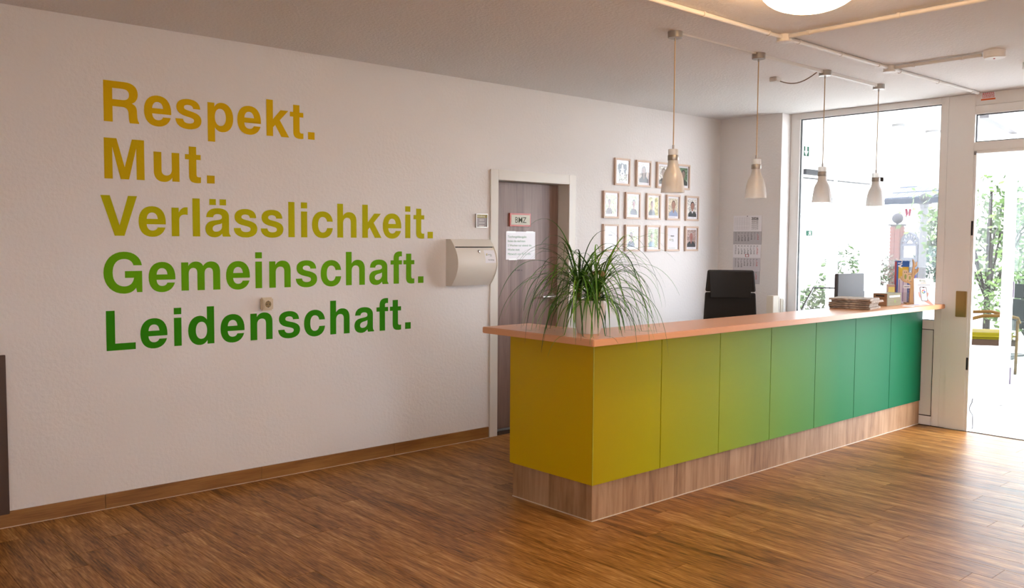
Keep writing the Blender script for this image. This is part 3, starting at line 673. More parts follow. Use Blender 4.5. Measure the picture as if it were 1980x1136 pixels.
def pendant(label):
    t = thing('pendant_lamp', label, 'pendant lamp', (0, 0, H), group='pendant lamps over the counter')
    z = -H
    MB().lathe((0, 0, 0), [(.042, 0), (.042, -.034), (.040, -.036)], 28).build('canopy', M_NICKEL, t, False, smooth=True)
    MB().lathe((0, 0, 0), [(.0055, -.036), (.0055, -.052)], 10).build('cord_grip', M_NICKEL, t, False, smooth=True)
    MB().tube([(0, 0, -.05), (0, 0, 2.062+z)], .0033, 8).build('cord', M_CORD, t, False, smooth=True)
    MB().lathe((0, 0, z), [(.006, 2.048), (.006, 2.072)], 12).build('cord_sleeve', M_NICKEL, t, False, smooth=True)
    MB().lathe((0, 0, z), [(.028, 2.012), (.0285, 2.014), (.0295, 2.046), (.027, 2.048), (.004, 2.048)], 28, caps=False).build('glass_cap', M_FROST, t, False, smooth=True)
    MB().lathe((0, 0, z), [(.0305, 1.984), (.0312, 1.985), (.0312, 2.013), (.0305, 2.014), (.028, 2.014)], 28).build('collar', M_NICKEL, t, False, smooth=True)
    outer = [(.0285, 1.985), (.0295, 1.968), (.0325, 1.950), (.0395, 1.934), (.0470, 1.920), (.0525, 1.905), (.0575, 1.885), (.0615, 1.863), (.0645, 1.838), (.0668, 1.812), (.0675, 1.80)]
    inner = [(r-.003, h) for r, h in outer[::-1]]
    MB().lathe((0, 0, z), outer+inner, 36, caps=False).build('glass_shade', M_FROST, t, False, smooth=True)
    MB().lathe((0, 0, z), [(.011, 1.985), (.0115, 1.92), (.0115, 1.88), (.004, 1.872)], 14).build('bulb', mat('bulb_white', 'cdc6ba', .3), t, False, smooth=True)
    MB().lathe((0.031, 0.0, 1.998+z), [(.004, 0), (.004, .003)], 10, ax=0).build('set_screw', M_NICKEL, t, False)
    return t
p0 = pendant(plabs[0]); p0.location = (pend_x[0], LYP, H); p0.rotation_euler[2] = 3.6
for x, lb in zip(pend_x[1:], plabs[1:]):
    r = p0.copy(); COL.objects.link(r); r.location = (x, LYP, H); r['label'] = lb
    for chd in list(p0.children):
        c_ = chd.copy(); COL.objects.link(c_); c_.parent = r
M_DUCT = mat('duct_white', 'ddd8d2', .45)
for k in range(3):
    a, b = pend_x[k]+.043, pend_x[k+1]-.043
    h_ = .010 if k == 0 else .022
    tag(MB().box(a, b, LYP-.011, LYP+.011, H-h_, H).build('lamp_trunking', M_DUCT, None, bevel=.002),
        ['thin white ceiling trunking starting from the pendant before the portraits', 'white ceiling trunking ending at the pendant beside the pier side', 'white ceiling trunking ending at the pendant above the monitor'][k], 'trunking', 'trunking between the pendants')
q = at(1499, 154, 2, H-.015)
t = thing('ceiling_outlet', 'small white ceiling outlet box with a sagging cable', 'outlet', (q.x, q.y, H))
MB().box(q.x-.034, q.x+.034, q.y-.03, q.y+.03, H-.03, H-.0003).build('outlet_box', M_DUCT, t, bevel=.004)
e = Vector((3.80, LYP, H-.012)); s_ = Vector((q.x+.03, q.y, H-.016))
MB().tube([s_.lerp(e, k/12)+Vector((0, 0, -.05*math.sin(PI*k/12))) for k in range(13)], .004, 8).build('cable', mat('cable_brown', '8b7766', .5), t, smooth=True)

# ------------------------------------------------------------------ cable ducts, junction boxes, detectors
DYA = -2.345; JX1, JX2 = 2.735, 4.045
def duct(label, a, b):
    t = thing('cable_duct', label, 'cable duct', Vector(a), group='cable ducts on the ceiling')
    MB().tube([a, b], .0125, 12).build('pipe', M_DUCT, t, smooth=True)
    L = (Vector(b)-Vector(a)).length; n = max(2, int(L/.55)+1); d = (Vector(b)-Vector(a)).normalized()
    for k in range(n):
        p = Vector(a)+d*(.12+(L-.24)*k/(n-1))
        MB().tube([p-d*.008, p+d*.008], .0158, 12).build('clip', M_DUCT, t, smooth=True)
zd = H-.0145
duct('white round cable duct running out past the opal lamp', (-.6, DYA, zd), (JX1-.04, DYA, zd))
duct('white cable duct between the two round junction boxes', (JX1+.04, DYA, zd), (JX2-.035, DYA, zd))
duct('white cable duct from junction box to the entrance header', (JX2+.035, DYA, zd), (5.5, DYA-.02, zd))
duct('white cable duct running from junction box beside the opal lamp', (JX1-.01, DYA-.04, zd), (JX1-.03, -5.2, zd))
duct('white cable duct leading to the round detector', (JX2, DYA-.04, zd), (JX2, -2.935, zd))
for x, r, lb in ((JX1, .042, 'round white junction box nearest the opal lamp'), (JX2, .038, 'round white junction box on the duct to the detector')):
    t = thing('junction_box', lb, 'junction box', (x, DYA, H), group='junction boxes on the ceiling')
    MB().lathe((x, DYA, H), [(r, 0), (r, -.036)], 28).build('box_body', M_DUCT, t, smooth=True)
    MB().lathe((x, DYA, H), [(r+.002, -.036), (r+.002, -.041), (r-.006, -.043)], 28).build('box_lid', M_DUCT, t, smooth=True)
def detector(x, y, lb):
    t = thing('smoke_detector', lb, 'detector', (x, y, H), group='ceiling detectors')
    MB().lathe((x, y, H), [(.062, 0), (.062, -.04), (.056, -.046)], 36).build('detector_body', M_WHITE, t, smooth=True)
    MB().lathe((x, y, H), [(.006, -.046), (.005, -.049)], 10).build('indicator', M_RED, t, smooth=True)
detector(JX2+.005, -3.005, 'round white ceiling detector with red dot at the duct end')
q = at(1981, 127, 2, H-.02); detector(q.x+.02, q.y-.045, 'round white ceiling detector in front of the entrance header')

# ------------------------------------------------------------------ potted plant
px_, py_ = 1.618, -1.882
t = thing('potted_plant', 'grassy green plant in a white pot on the countertop corner', 'plant', (px_, py_, CH))
M_POT = mat('white_ceramic', 'e7dfd6', .22)
pot = MB().lathe((px_, py_, CH), [(.004, .0005), (.058, .0005), (.062, .006), (.074, .05), (.085, .1), (.0925, .15), (.096, .178), (.0945, .181), (.0895, .178), (.086, .15), (.004, .148)], 40, caps=False).build('pot', M_POT, t, smooth=True)
MB().lathe((px_, py_, CH), [(.0862, .155), (.05, .160), (.004, .161)], 24, caps=False).build('soil', mat('soil', '3b2a1c', .9), t)
def leafmat(n, c):
    return mat(n, c, .42, spec=.4)
LM = [leafmat('leaf_a', '4a7d20'), leafmat('leaf_b', '35661c'), leafmat('leaf_c', '6a9c2c'), leafmat('leaf_d', '2c521c')]
right = RT.copy(); right.z = 0; right.normalize(); back = Vector((-right.y, right.x, 0))
stems = [(Vector((px_, py_, 0))-right*.056+back*.01, 1.335), (Vector((px_, py_, 0))+right*.048-back*.012, 1.305), (Vector((px_, py_, 0))+right*.012+back*.035, 1.26)]
for sp, zt_ in stems:
    MB().tube([(sp.x, sp.y, CH+.15), (sp.x, sp.y, CH+.21), (sp.x, sp.y, zt_-.06)], .017, 10, r2=.009).build('stem', mat('stem_tan', '8c7f47', .7), t, smooth=True)
rl = random.Random(11)
def inside_top(p, mgn=.0):
    return (TX-mgn < p.x < XW and TY-mgn < p.y < TYB) or (TX-mgn < p.x < 1.76 and TY-mgn < p.y < -1.2526+mgn)
for i in range(215):
    sp, zt_ = stems[0] if i % 5 in (0, 1) else (stems[1] if i % 5 in (2, 3) else stems[2])
    az = rl.random()*2*PI; h0 = rl.random()
    el = math.radians(30+46*rl.random()) if h0 > .3 else math.radians(0+38*rl.random())
    L = rl.uniform(.36, .70) if h0 > .3 else rl.uniform(.25, .5)
    p = Vector((sp.x+.012*math.cos(az), sp.y+.012*math.sin(az), CH+.2+(zt_-CH-.2)*(.15+.85*h0)-.03))
    d = Vector((math.cos(az)*math.cos(el), math.sin(az)*math.cos(el), math.sin(el)))
    n = 15; st_ = L/n; droop = rl.uniform(2.2, 5.0)/n; wv = rl.uniform(.0028, .0054)
    pts = [p.copy()]; tw = rl.uniform(-.14, .14)/n*4
    for k in range(n):
        d = (d+Vector((0, 0, -droop*(.45+1.1*k/n)))).normalized()
        d.rotate(Matrix.Rotation(tw, 3, 'Z'))
        q = pts[-1]+d*st_
        if q.z < CH+.004 and inside_top(q, .004):
            q.z = CH+.003+.002*rl.random(); hd_ = Vector((d.x, d.y, 0))
            d = (hd_.normalized() if hd_.length > 1e-4 else Vector((1, 0, 0)))*.97+Vector((0, 0, .12)); d.normalize()
        rp = Vector((q.x-px_, q.y-py_, 0)); zr = q.z-CH
        if 0 < zr < .185:
            need = .064+.035*zr/.18+.004
            if rp.length < need and pts[-1].z > q.z: q += rp.normalized()*(need-rp.length) if rp.length > 1e-4 else Vector((need, 0, 0))
        if q.z < CH-.04 and CX-.01 < q.x and CY-.01 < q.y and q.y < -1.29: q.x = min(q.x, CX-.012)
        pts.append(q)
    vs_ = []; fs = []
    for k, q in enumerate(pts):
        dd = (pts[min(k+1, n)]-pts[max(k-1, 0)]).normalized(); sd = dd.cross(Vector((0, 0, 1)))
        sd = sd.normalized() if sd.length > .05 else Vector((math.sin(az), -math.cos(az), 0))
        nn = sd.cross(dd); wk = wv*(1-(k/n)**2.2)+.0005
        vs_ += [q-sd*wk+nn*wk*.35, q, q+sd*wk+nn*wk*.35]
        if k: a = 3*k; fs += [(a-3, a-2, a+1, a), (a-2, a-1, a+2, a+1)]
    MB().add(vs_, fs).build('leaf', rl.choice(LM), t)
qd = atd(1160, 526, (Vector((px_, py_, 1.3))-CAM).dot(_fw)-.02)
MB().add([qd+right*a+Vector((0, 0, b))+back*c_ for a, b, c_ in ((-.05, -.002, 0), (-.02, .012, -.008), (.012, .010, .004), (.03, -.008, 0), (.018, -.026, -.004), (-.012, -.012, .006), (-.03, -.016, 0))], [(0, 1, 5, 6), (1, 2, 5), (2, 3, 4, 5)]).build('dry_leaf', mat('dry_brown', '8d7556', .8), t)

# ------------------------------------------------------------------ office chair behind the counter
def office_chair(name, label, loc, rotz, fab, flap=True, top=1.28):
    t = thing(name, label, 'office chair', loc, rotz)        # local: faces -y
    def pad(nm, w0, w1, z0, z1, y0, th, par=t, cv=.03):
        mb = MB(); nx_, nz_ = 8, 6; v = []
        for sidey in (0, 1):
            for j in range(nz_+1):
                for i in range(nx_+1):
                    a = -1+2*i/nx_; zz_ = z0+(z1-z0)*j/nz_; ww_ = (w0+(w1-w0)*j/nz_)/2
                    v.append((a*ww_, y0+cv*(1-a*a)+(th if sidey else 0)+.03*(j/nz_)**2, zz_))
        N = (nx_+1)*(nz_+1); ff = []
        for s in (0, 1):
            for j in range(nz_):
                for i in range(nx_):
                    a = s*N+j*(nx_+1)+i; ff.append((a, a+1, a+nx_+2, a+nx_+1))
        ed = [i for i in range(nx_+1)]+[j*(nx_+1)+nx_ for j in range(1, nz_+1)]+[nz_*(nx_+1)+i for i in range(nx_-1, -1, -1)]+[j*(nx_+1) for j in range(nz_-1, 0, -1)]
        for k in range(len(ed)): a, b = ed[k], ed[(k+1) % len(ed)]; ff.append((a, b, b+N, a+N))
        o = mb.add(v, ff).build(nm, fab, par, False, smooth=True)
        bv = o.modifiers.new('round', 'BEVEL'); bv.width = .014; bv.segments = 3; bv.limit_method = 'ANGLE'; bv.angle_limit = 1.0
        return o
    zs_ = top-.19
    pad('backrest', .47, .42, .55, zs_-.002, .19, .055)
    pad('headrest', .42, .385, zs_+.006, top, .20, .05)
    if flap: pad('cover_flap', .33, .36, zs_-.045, top-.012, .193, .006)
    MB().box(-.24, .24, -.27, .2, .45, .53).build('seat', fab, t, False, bevel=.03, smooth=True)
    pl = mat('black_plastic', '1b1b1d', .45)
    for s in (-1, 1):
        MB().box(s*.29-.03, s*.29+.03, -.12, .12, .68, .705).box(s*.29-.015, s*.29+.015, -.02, .03, .47, .68).build('armrest', pl, t, False)
    MB().box(-.03, .03, .2, .27, .42, .75).build('back_support', pl, t, False)
    MB().lathe((0, 0, 0), [(.028, .09), (.028, .3), (.02, .3), (.02, .45)], 14).build('column', pl, t, False, smooth=True)
    for k in range(5):
        a = 2*PI*k/5; dx, dy = math.cos(a), math.sin(a)
        lg = MB().bar((0, 0, .105), (dx*.3, dy*.3, .075), .04, .03).build('base_leg', pl, t, False)
        MB().tube([(dx*.3-dy*.02, dy*.3+dx*.02, .03), (dx*.3+dy*.02, dy*.3-dx*.02, .03)], .03, 14).build('castor', pl, lg, False, smooth=True)
    return t
M_FAB = mat('black_fabric', '2a2624', .9, bump=(900, .3, .002))
q = atd(1413, 560, 7.55)
office_chair('office_chair', 'black fabric office chair behind the reception counter', (q.x-.17, q.y-.13, 0), math.radians(-52), M_FAB)

# ------------------------------------------------------------------ things on the desk
M_CRM = mat('cream_board', 'e3dccf', .5)
for x0, x1, y0, y1, zt_, lb in ((4.655, 4.755, -1.125, -1.06, 1.073, 'taller cream upright file box on the desk'), (4.772, 4.822, -1.125, -1.06, 1.045, 'narrow cream upright file box on the desk')):
    t = thing('file_box', lb, 'file box', ((x0+x1)/2, (y0+y1)/2, .74), group='file boxes on the desk')
    box('box_body', M_CRM, t, x0, x1, y0, y1, .7405, zt_, bevel=.003)
    box('spine', M_WHITE, t, x1-.014, x1-.001, y0-.002, y0, .76, zt_-.01)
a, b = at(1617, 529, 1, -1.503), at(1668, 533, 1, -1.55)
mid = (a+b)/2; dv = (b-a); dv.z = 0; wd = dv.length; ang = math.atan2(dv.y, dv.x)
t = thing('computer_monitor', 'grey computer monitor seen from behind above the newspapers', 'monitor', (mid.x, mid.y, .74), ang)
zt_ = a.z-.74
MB().box(-wd/2, wd/2, -.018, .018, zt_-.26, zt_).build('housing', mat('monitor_grey', (.075, .07, .072), .5), t, False, bevel=.005)
MB().box(-wd/2+.012, wd/2-.012, .018, .0195, zt_-.25, zt_-.012).build('screen', M_BLACK, t, False)
MB().box(wd/2-.004, wd/2+.016, -.012, .03, zt_-.26, zt_-.15).build('side_bracket', mat('monitor_dark', '2c2a2b', .5), t, False)
MB().box(-.03, .03, -.012, .012, .012, zt_-.2).build('stand_neck', M_GREY, t, False)
MB().box(-.1, .1, -.07, .07, .0005, .012).build('stand_foot', M_GREY, t, False, bevel=.003)
A, B, C_, D = atd(1549, 600, 7.45), atd(1573, 556, 7.62), atd(1655, 557, 7.66), atd(1631, 601, 7.49)
def down(p, q): s = (p.z-.7485)/(p.z-q.z); return p+(q-p)*s
A2, D2 = down(B, A), down(C_, D)
t = thing('acrylic_screen', 'tilted clear acrylic screen with grey edge behind the counter', 'screen', A2)
nrm = (B-A2).cross(C_-B).normalized()*.005
MB().hexa([A2, D2, C_, B, A2+nrm, D2+nrm, C_+nrm, B+nrm]).build('clear_sheet', glass('acrylic', (.97, .97, .97), .12), t)
ed = MB()
for p, q in ((A2, B), (B, C_), (C_, D2)): ed.bar(p, q, .012, .012)
ed.build('edge_profile', mat('edge_grey', '77757a', .35, metal=.5), t)

# ------------------------------------------------------------------ folded newspapers on the countertop
def news_mat():
    mt = bpy.data.materials.new('newsprint'); mt.use_nodes = True; nt = mt.node_tree; b = nt.nodes['Principled BSDF']
    g_ = nt.nodes.new('ShaderNodeTexCoord'); mp = nt.nodes.new('ShaderNodeVectorMath'); mp.operation = 'MULTIPLY'; mp.inputs[1].default_value = (22, 160, 60)
    nt.links.new(g_.outputs['Object'], mp.inputs[0]); n = nt.nodes.new('ShaderNodeTexNoise'); n.inputs['Scale'].default_value = 1; n.inputs['Detail'].default_value = 2; nt.links.new(mp.outputs[0], n.inputs['Vector'])
    r = ramp(nt, n.outputs['Fac'], [(.3, '6e5f54'), (.48, 'a08f80'), (.6, 'c0b0a0')]); nt.links.new(r.outputs[0], b.inputs['Base Color']); b.inputs['Roughness'].default_value = .8
    return mt
M_NEWS = news_mat()
nlab = ['folded newspaper at the bottom of the countertop stack', 'folded newspaper second from the bottom of the stack', 'folded newspaper third from the bottom of the stack', 'folded newspaper second from the top of the stack', 'folded newspaper on top of the countertop stack']
zc = CH+.0005; rn = random.Random(5)
for k in range(5):
    th = .0155; aa = math.radians(-80+rn.uniform(-3.5, 3.5))
    t = thing('newspaper', nlab[k], 'newspaper', (4.475+rn.uniform(-.008, .012), -2.055+rn.uniform(-.01, .012), zc), 0, group='newspapers on the countertop')
    # local: x along the fold (towards the back), y across to the open edge
    t.rotation_euler[2] = aa
    Lx, Ly = .30, .28
    for j in range(4):
        z0_ = th*j/4; ins = .004*abs(j-1.5)/1.5
        mb = MB(); n = 6; v = []
        for i in range(n+1):
            s = i/n; lift = .004*j*s*s*(.6+.4*rn.random())
            for x in (0.0, Lx-ins): v += [(-x, .004+ins+s*(Ly-.012*j*rn.random()), z0_+.0003+lift*.0), (-x, .004+ins+s*(Ly-.012*j*.5), z0_+th/4-.0005)]
        ff = []
        for i in range(n):
            a = 4*i; ff += [(a, a+2, a+6, a+4), (a+1, a+5, a+7, a+3), (a, a+4, a+5, a+1), (a+2, a+3, a+7, a+6)]
        ff += [(0, 1, 3, 2), (4*n, 4*n+2, 4*n+3, 4*n+1)]
        mb.add(v, ff).build('page_fold', M_NEWS, t, False)
    MB().lathe((-Lx, .006, th/2), [(th/2-.0003, 0), (th/2-.0003, Lx-.004)], 12, ax=0).build('spine_fold', M_NEWS, t, False, smooth=True)
    zc += th+.0006

# ------------------------------------------------------------------ countertop end: box, leaflets, tree stand, flyer
t = thing('wooden_card_box', 'small wooden card box with white label behind the newspapers', 'box', (5.09, -1.89, CH))
M_WB = wood('box_wood', [(.2, (.10, .075, .025)), (.5, (.15, .12, .045)), (.8, (.20, .16, .065))], (6, 6, 60), rough=.5)
M_WB2 = mat('box_tan', (.30, .17, .09), .5)
box('box_body', M_WB, t, 4.967, 5.208, -1.947, -1.832, CH+.0005, CH+.1, bevel=.002)
box('box_end', M_WB2, t, 4.963, 4.967, -1.945, -1.834, CH+.003, CH+.097)
box('slot', M_DARK, t, 4.9622, 4.9632, -1.925, -1.855, CH+.076, CH+.086)
box('label_strip', M_PAPER, t, 5.0, 5.18, -1.949, -1.9475, CH+.068, CH+.083)
ell_m = MB(); ell(ell_m, 5.10, CH+.035, .016, .014, -1.9485, 0); ell_m.build('round_emblem', mat('emblem_green', '6f7a33'), t)
def plane_frame(base, ndir=None):
    """local frame facing the room: x to the right along the counter view, z up"""
    return Matrix(((right.x, back.x, 0, base.x), (right.y, back.y, 0, base.y), (0, 0, 1, base.z), (0, 0, 0, 1)))
rz = math.atan2(right.y, right.x)
# leaflet holder with brochures, each brochure a thing
def card(name, label, cat, base, wd, ht, col, th=.004, tilt=.0, marks=None, group=None):
    t = thing(name, label, cat, base, rz, group)
    ti = math.tan(tilt)
    MB().hexa([(-wd/2, 0, 0), (wd/2, 0, 0), (wd/2, th, 0), (-wd/2, th, 0), (-wd/2, ti*ht, ht), (wd/2, ti*ht, ht), (wd/2, ti*ht+th, ht), (-wd/2, ti*ht+th, ht)]).build('sheet', mat('card_'+col, col, .4), t, False)
    if marks:
        for nm, items in marks.items():
            mb = MB()
            for (x0, x1, z0, z1) in items: mb.hexa([(x, ti*z-.0008+dy, z) for z in (z0, z1) for x, dy in ((x0, 0), (x1, 0), (x1, .0006), (x0, .0006))])
            mb.build(nm[0], mat('mark_'+nm[1], nm[1], .5), t, False)
    return t
T_ = CH+.0006
def on_top(u, v): return at(u, v, 2, CH)
bp = on_top(1751, 584.5); bp = Vector((5.50, -1.835, T_))
lh = thing('leaflet_holder', 'clear tiered leaflet holder on the countertop end', 'leaflet holder', bp, rz)
M_ACR = glass('acrylic2', (.96, .96, .98), .1)
MB().box(-.075, .075, -.05, .06, 0, .004).box(-.075, .075, -.05, -.046, .004, .09).box(-.075, .075, .012, .016, .004, .15).box(-.075, -.072, -.05, .06, .004, .09).box(.072, .075, -.05, .06, .004, .09).build('holder_shell', M_ACR, lh, False)
def off(dx, dy, dz=0.0): return bp+right*dx+back*dy+Vector((0, 0, dz))
bl = card('brochure', 'tall blue brochure with white letters AU in the leaflet holder', 'brochure', off(-.012, .022, .005), .122, .345, '2f5fa8', marks={('yellow_field', 'd9b23a'): [(-.03, .056, .17, .295)], ('red_field', 'a03a3a'): [(-.061, -.045, .0, .34)]})
tm = MB(); text_mb(tm, 'AU', .052, (0, 0, 0), WALLR @ Matrix.Rotation(PI/2, 4, 'Z'), bold=.02)
tm.v = [(x-.0, y-.0016, z+.285) for x, y, z in tm.v]; tm.build('brochure_lettering', M_WHITE, bl, False)
card('brochure', 'pale folded leaflet in the front pocket of the holder', 'brochure', off(-.03, -.04, .005), .075, .20, 'cfc3cf', marks={('purple_edge', '8a6f9c'): [(-.03, -.024, .01, .19), (.0, .006, .01, .19)]})
card('brochure', 'violet-blue leaflet leaning beside the wooden tree', 'brochure', off(.078, .03, .001), .078, .23, '6a66b5', tilt=.06, marks={('white_line', 'd9d6ee'): [(-.028, .03, .10, .104), (-.028, .0, .118, .124), (-.028, .02, .04, .043), (-.02, .02, .02, .023)]})
card('note_block', 'yellow note block in a pinkish card behind the wooden box', 'note block', Vector((5.36, -1.79, T_)), .062, .155, 'cdb3a6', th=.02, marks={('yellow_paper', 'f0e68a'): [(-.022, .031, .0, .135)]})
# wooden tree stand with owls
tb = Vector((5.43, -1.93, T_)); M_TW = mat('birch_wood', 'c99d6b', .5)
t = thing('wooden_tree_stand', 'small wooden tree figure with owls on the countertop end', 'figurine', tb, rz)
MB().box(-.052, .052, -.03, .03, 0, .009).build('base_plate', M_TW, t, False, bevel=.002)
def limb(mb, pts, ws):
    n = len(pts); L_, R_ = [], []
    for i, (x, z) in enumerate(pts):
        x0, z0 = pts[max(i-1, 0)]; x1, z1 = pts[min(i+1, n-1)]; l = math.hypot(x1-x0, z1-z0); nx_, nz_ = -(z1-z0)/l, (x1-x0)/l
        L_.append((x+nx_*ws[i], z+nz_*ws[i])); R_.append((x-nx_*ws[i], z-nz_*ws[i]))
    o = len(mb.v)
    for y in (-.008, .008): mb.v += [(x, y, z) for x, z in L_]+[(x, y, z) for x, z in R_]
    for s in (0, 1):
        for i in range(n-1): a = o+s*2*n; mb.f.append((a+i, a+i+1, a+n+i+1, a+n+i)); mb.mi.append(0)
    for i in range(n-1):
        mb.f += [(o+i, o+2*n+i, o+2*n+i+1, o+i+1), (o+n+i, o+n+i+1, o+3*n+i+1, o+3*n+i)]; mb.mi += [0, 0]
    mb.f += [(o, o+n, o+3*n, o+2*n), (o+n-1, o+3*n-1, o+4*n-1, o+2*n-1)]; mb.mi += [0, 0]
tr = MB(); limb(tr, [(0, .009), (-.002, .06), (.0, .12), (.004, .18), (.008, .25), (.012, .33), (.002, .365)], [.017, .015, .014, .013, .009, .006, .003]); tr.build('trunk', M_TW, t, False)
for pts, ws in (([(-.002, .165), (-.03, .178), (-.062, .185), (-.085, .205), (-.09, .225)], [.010, .008, .007, .006, .003]), ([(.0, .155), (.03, .15), (.05, .125), (.052, .10)], [.009, .008, .007, .003]), ([(.002, .175), (.03, .205), (.06, .21)], [.008, .006, .003]), ([(.006, .225), (.026, .25), (.03, .285)], [.006, .005, .003]), ([(.01, .30), (.03, .315), (.034, .345)], [.005, .004, .003]), ([(.052, .12), (.062, .15)], [.005, .003]), ([(.03, .25), (.045, .27), (.05, .295)], [.004, .004, .002])):
    mb = MB(); limb(mb, pts, ws); mb.build('branch', M_TW, t, False)
for cx_, hh_, ww_ in ((-.058, .092, .021), (-.022, .07, .017)):
    mb = MB(); limb(mb, [(cx_, .186), (cx_, .186+hh_*.25), (cx_, .186+hh_*.6), (cx_, .186+hh_*.8), (cx_, .186+hh_)], [ww_*.75, ww_, ww_*.85, ww_*.95, ww_*.8])
    ow = mb.build('owl', mat('owl_wood', 'cdaa82', .6), t, False)
    e_m = MB(); ell(e_m, cx_-ww_*.38, .186+hh_*.8, .004, .004, -.0086, 0, 8); ell(e_m, cx_+ww_*.38, .186+hh_*.8, .004, .004, -.0086, 0, 8); ell(e_m, cx_, .186+hh_*.4, ww_*.45, hh_*.24, -.0086, 1, 12)
    e_m.build('owl_face', [M_BLACK, mat('owl_green', '8a8f45')], ow, False)
MB().box(-.078, -.022, -.022, -.012, .128, .155).build('hanging_tag', M_PAPER, t, False)
MB().tube([(-.05, -.017, .155), (-.05, -.005, .18)], .001, 6).build('tag_string', M_GREY, t, False)
tm = MB()
for j in range(6): tm.box(-.070+j*.007, -.065+j*.007, -.0228, -.022, .137, .146)
tm.build('tag_print', M_GREY, t, False)
# white flyer with phone picture
fb = Vector((5.40, -2.048, T_))
t = thing('flyer_stand', 'white upright flyer with a hand holding a phone on countertop end', 'flyer', fb, rz)
W2, H2 = .160, .212; ti = .10
def fp(x, z, d=.0): return (x*(1-.0*z), ti*z-d, z)
MB().hexa([fp(-W2/2, 0), fp(W2/2, 0), (W2/2, .004, 0), (-W2/2, .004, 0), fp(-W2/2, H2), fp(W2/2, H2), (W2/2, ti*H2+.004, H2), (-W2/2, ti*H2+.004, H2)]).build('flyer_sheet', M_PAPER, t, False)
MB().hexa([(-.05, .004, 0), (.05, .004, 0), (.05, .07, 0), (-.05, .07, 0), (-.05, .004, .003), (.05, .004, .003), (.05, .07, .003), (-.05, .07, .003)]).build('easel_foot', M_ACR, t, False)
def fpoly(mb, pts, d, mi): mb.add([fp(x, z, d) for x, z in pts], [tuple(range(len(pts)))], mi)
pr_ = MB()
fpoly(pr_, [(.0, .03), (.03, .045), (.055, .02), (.07, .005), (.08, .004), (.08, .0), (.05, .0), (.02, .018)], .001, 1)       # wrist
fpoly(pr_, [(.022, .05), (.034, .075), (.038, .09), (.030, .10), (.022, .095)], .0011, 1)       # fingers
fpoly(pr_, [(-.038, .105), (-.044, .10), (-.040, .07), (-.03, .05), (-.028, .07)], .0011, 1)
fpoly(pr_, [(-.034, .138), (-.028, .145), (.014, .143), (.020, .137), (.030, .036), (.025, .028), (-.016, .03), (-.022, .038)], .0015, 2)
fpoly(pr_, [(-.031, .136), (-.026, .142), (.012, .140), (.017, .135), (.027, .038), (.022, .031), (-.014, .033), (-.019, .040)], .002, 0)
fpoly(pr_, [(-.012, .1415), (.004, .1405), (.003, .136), (-.011, .137)], .0025, 2)
gx, gz, gr = -.004, .106, .015
for a0, a1, mi in ((45, 150, 3), (150, 215, 4), (215, 310, 5), (310, 362, 6)):
    v = []
    for k in range(9):
        a = math.radians(a0+(a1-a0)*k/8); v += [fp(gx+gr*math.cos(a), gz+gr*math.sin(a), .0026), fp(gx+gr*.6*math.cos(a), gz+gr*.6*math.sin(a), .0026)]
    pr_.add(v, [(2*k, 2*k+1, 2*k+3, 2*k+2) for k in range(8)], mi)
fpoly(pr_, [(gx, gz+.003), (gx+gr, gz+.003), (gx+gr, gz-.003), (gx, gz-.003)], .0027, 6)
for k in range(9): fpoly(pr_, [(-.048+k*.011, .158), (-.040+k*.011, .158), (-.040+k*.011, .1615), (-.048+k*.011, .1615)], .001, 7)
for k in range(4): fpoly(pr_, [(-.024+k*.011, .1725), (-.015+k*.011, .1725), (-.015+k*.011, .1755), (-.024+k*.011, .1755)], .001, 8)
lgm = MB(); curata(lgm, (0, 0, 0), .0125); pr_.add([fp(x-.028, z+.19, .001) for x, y, z in lgm.v], lgm.f, 9)
pr_.build('flyer_print', [M_PAPER, mat('skin_print', 'd9a394'), M_BLACK, mat('g_red', 'd6443a'), mat('g_yellow', 'f0b72a'), mat('g_green', '3d9a55'), mat('g_blue', '3f74d0'), M_GREY, mat('gold_print', 'd8bb6a'), M_LG], t, False)
for k, (x, y, a, lb) in enumerate(((5.12, -2.045, .3, 'white card lying flat in front of the wooden box'), (5.30, -2.035, .9, 'white leaflet with violet corner lying before the wooden tree'))):
    t = thing('loose_card', lb, 'card', (x, y, T_), a, 'loose cards on the countertop')
    MB().box(-.06, .06, -.04, .04, 0, .0012).build('sheet', M_PAPER, t, False)
    if k: MB().box(.02, .058, -.035, .0, .0012, .0016).build('printed_corner', mat('mark_violet', '8d86c4'), t, False)

# ------------------------------------------------------------------ things on the entrance frame
p0, p1 = at(1849, 562, 0, XW-.02), at(1868, 613, 0, XW-.02)
xs = XW-.012
t = thing('door_opener_switch', 'brass-coloured push plate switch on the white door post', 'switch', (xs, (p0.y+p1.y)/2, p1.z))
M_BR = mat('brass_plate', 'a58b5c', .38, metal=.7)
box('switch_base', M_BR, t, xs-.014, xs-.0003, p0.y, p1.y, p1.z, p0.z, bevel=.003)
box('push_plate', M_BR, t, xs-.019, xs-.0142, p0.y-.008, p1.y+.012, p1.z+.006, p0.z-.006, bevel=.0015)
s0 = XW-.0065
t = thing('warning_sticker', 'white warning sticker with red lettering and orange bar on the header', 'sticker', (s0, -2.405, 2.65))
box('sticker_sheet', M_PAPER, t, s0-.0008, s0-.0001, -2.352, -2.458, 2.648, 2.709)
box('orange_bar', mat('orange', 'e0662a', .5), t, s0-.0012, s0-.0008, -2.352, -2.458, 2.648, 2.661)
tm = MB(); rs = random.Random(3)
for r_ in range(5):
    y = -2.362
    while y > -2.446:
        wd = rs.uniform(.005, .014); tm.box(s0-.0012, s0-.0008, y, max(y-wd, -2.450), 2.667+r_*.0085, 2.672+r_*.0085); y -= wd+.003
tm.build('red_print', M_RED, t)
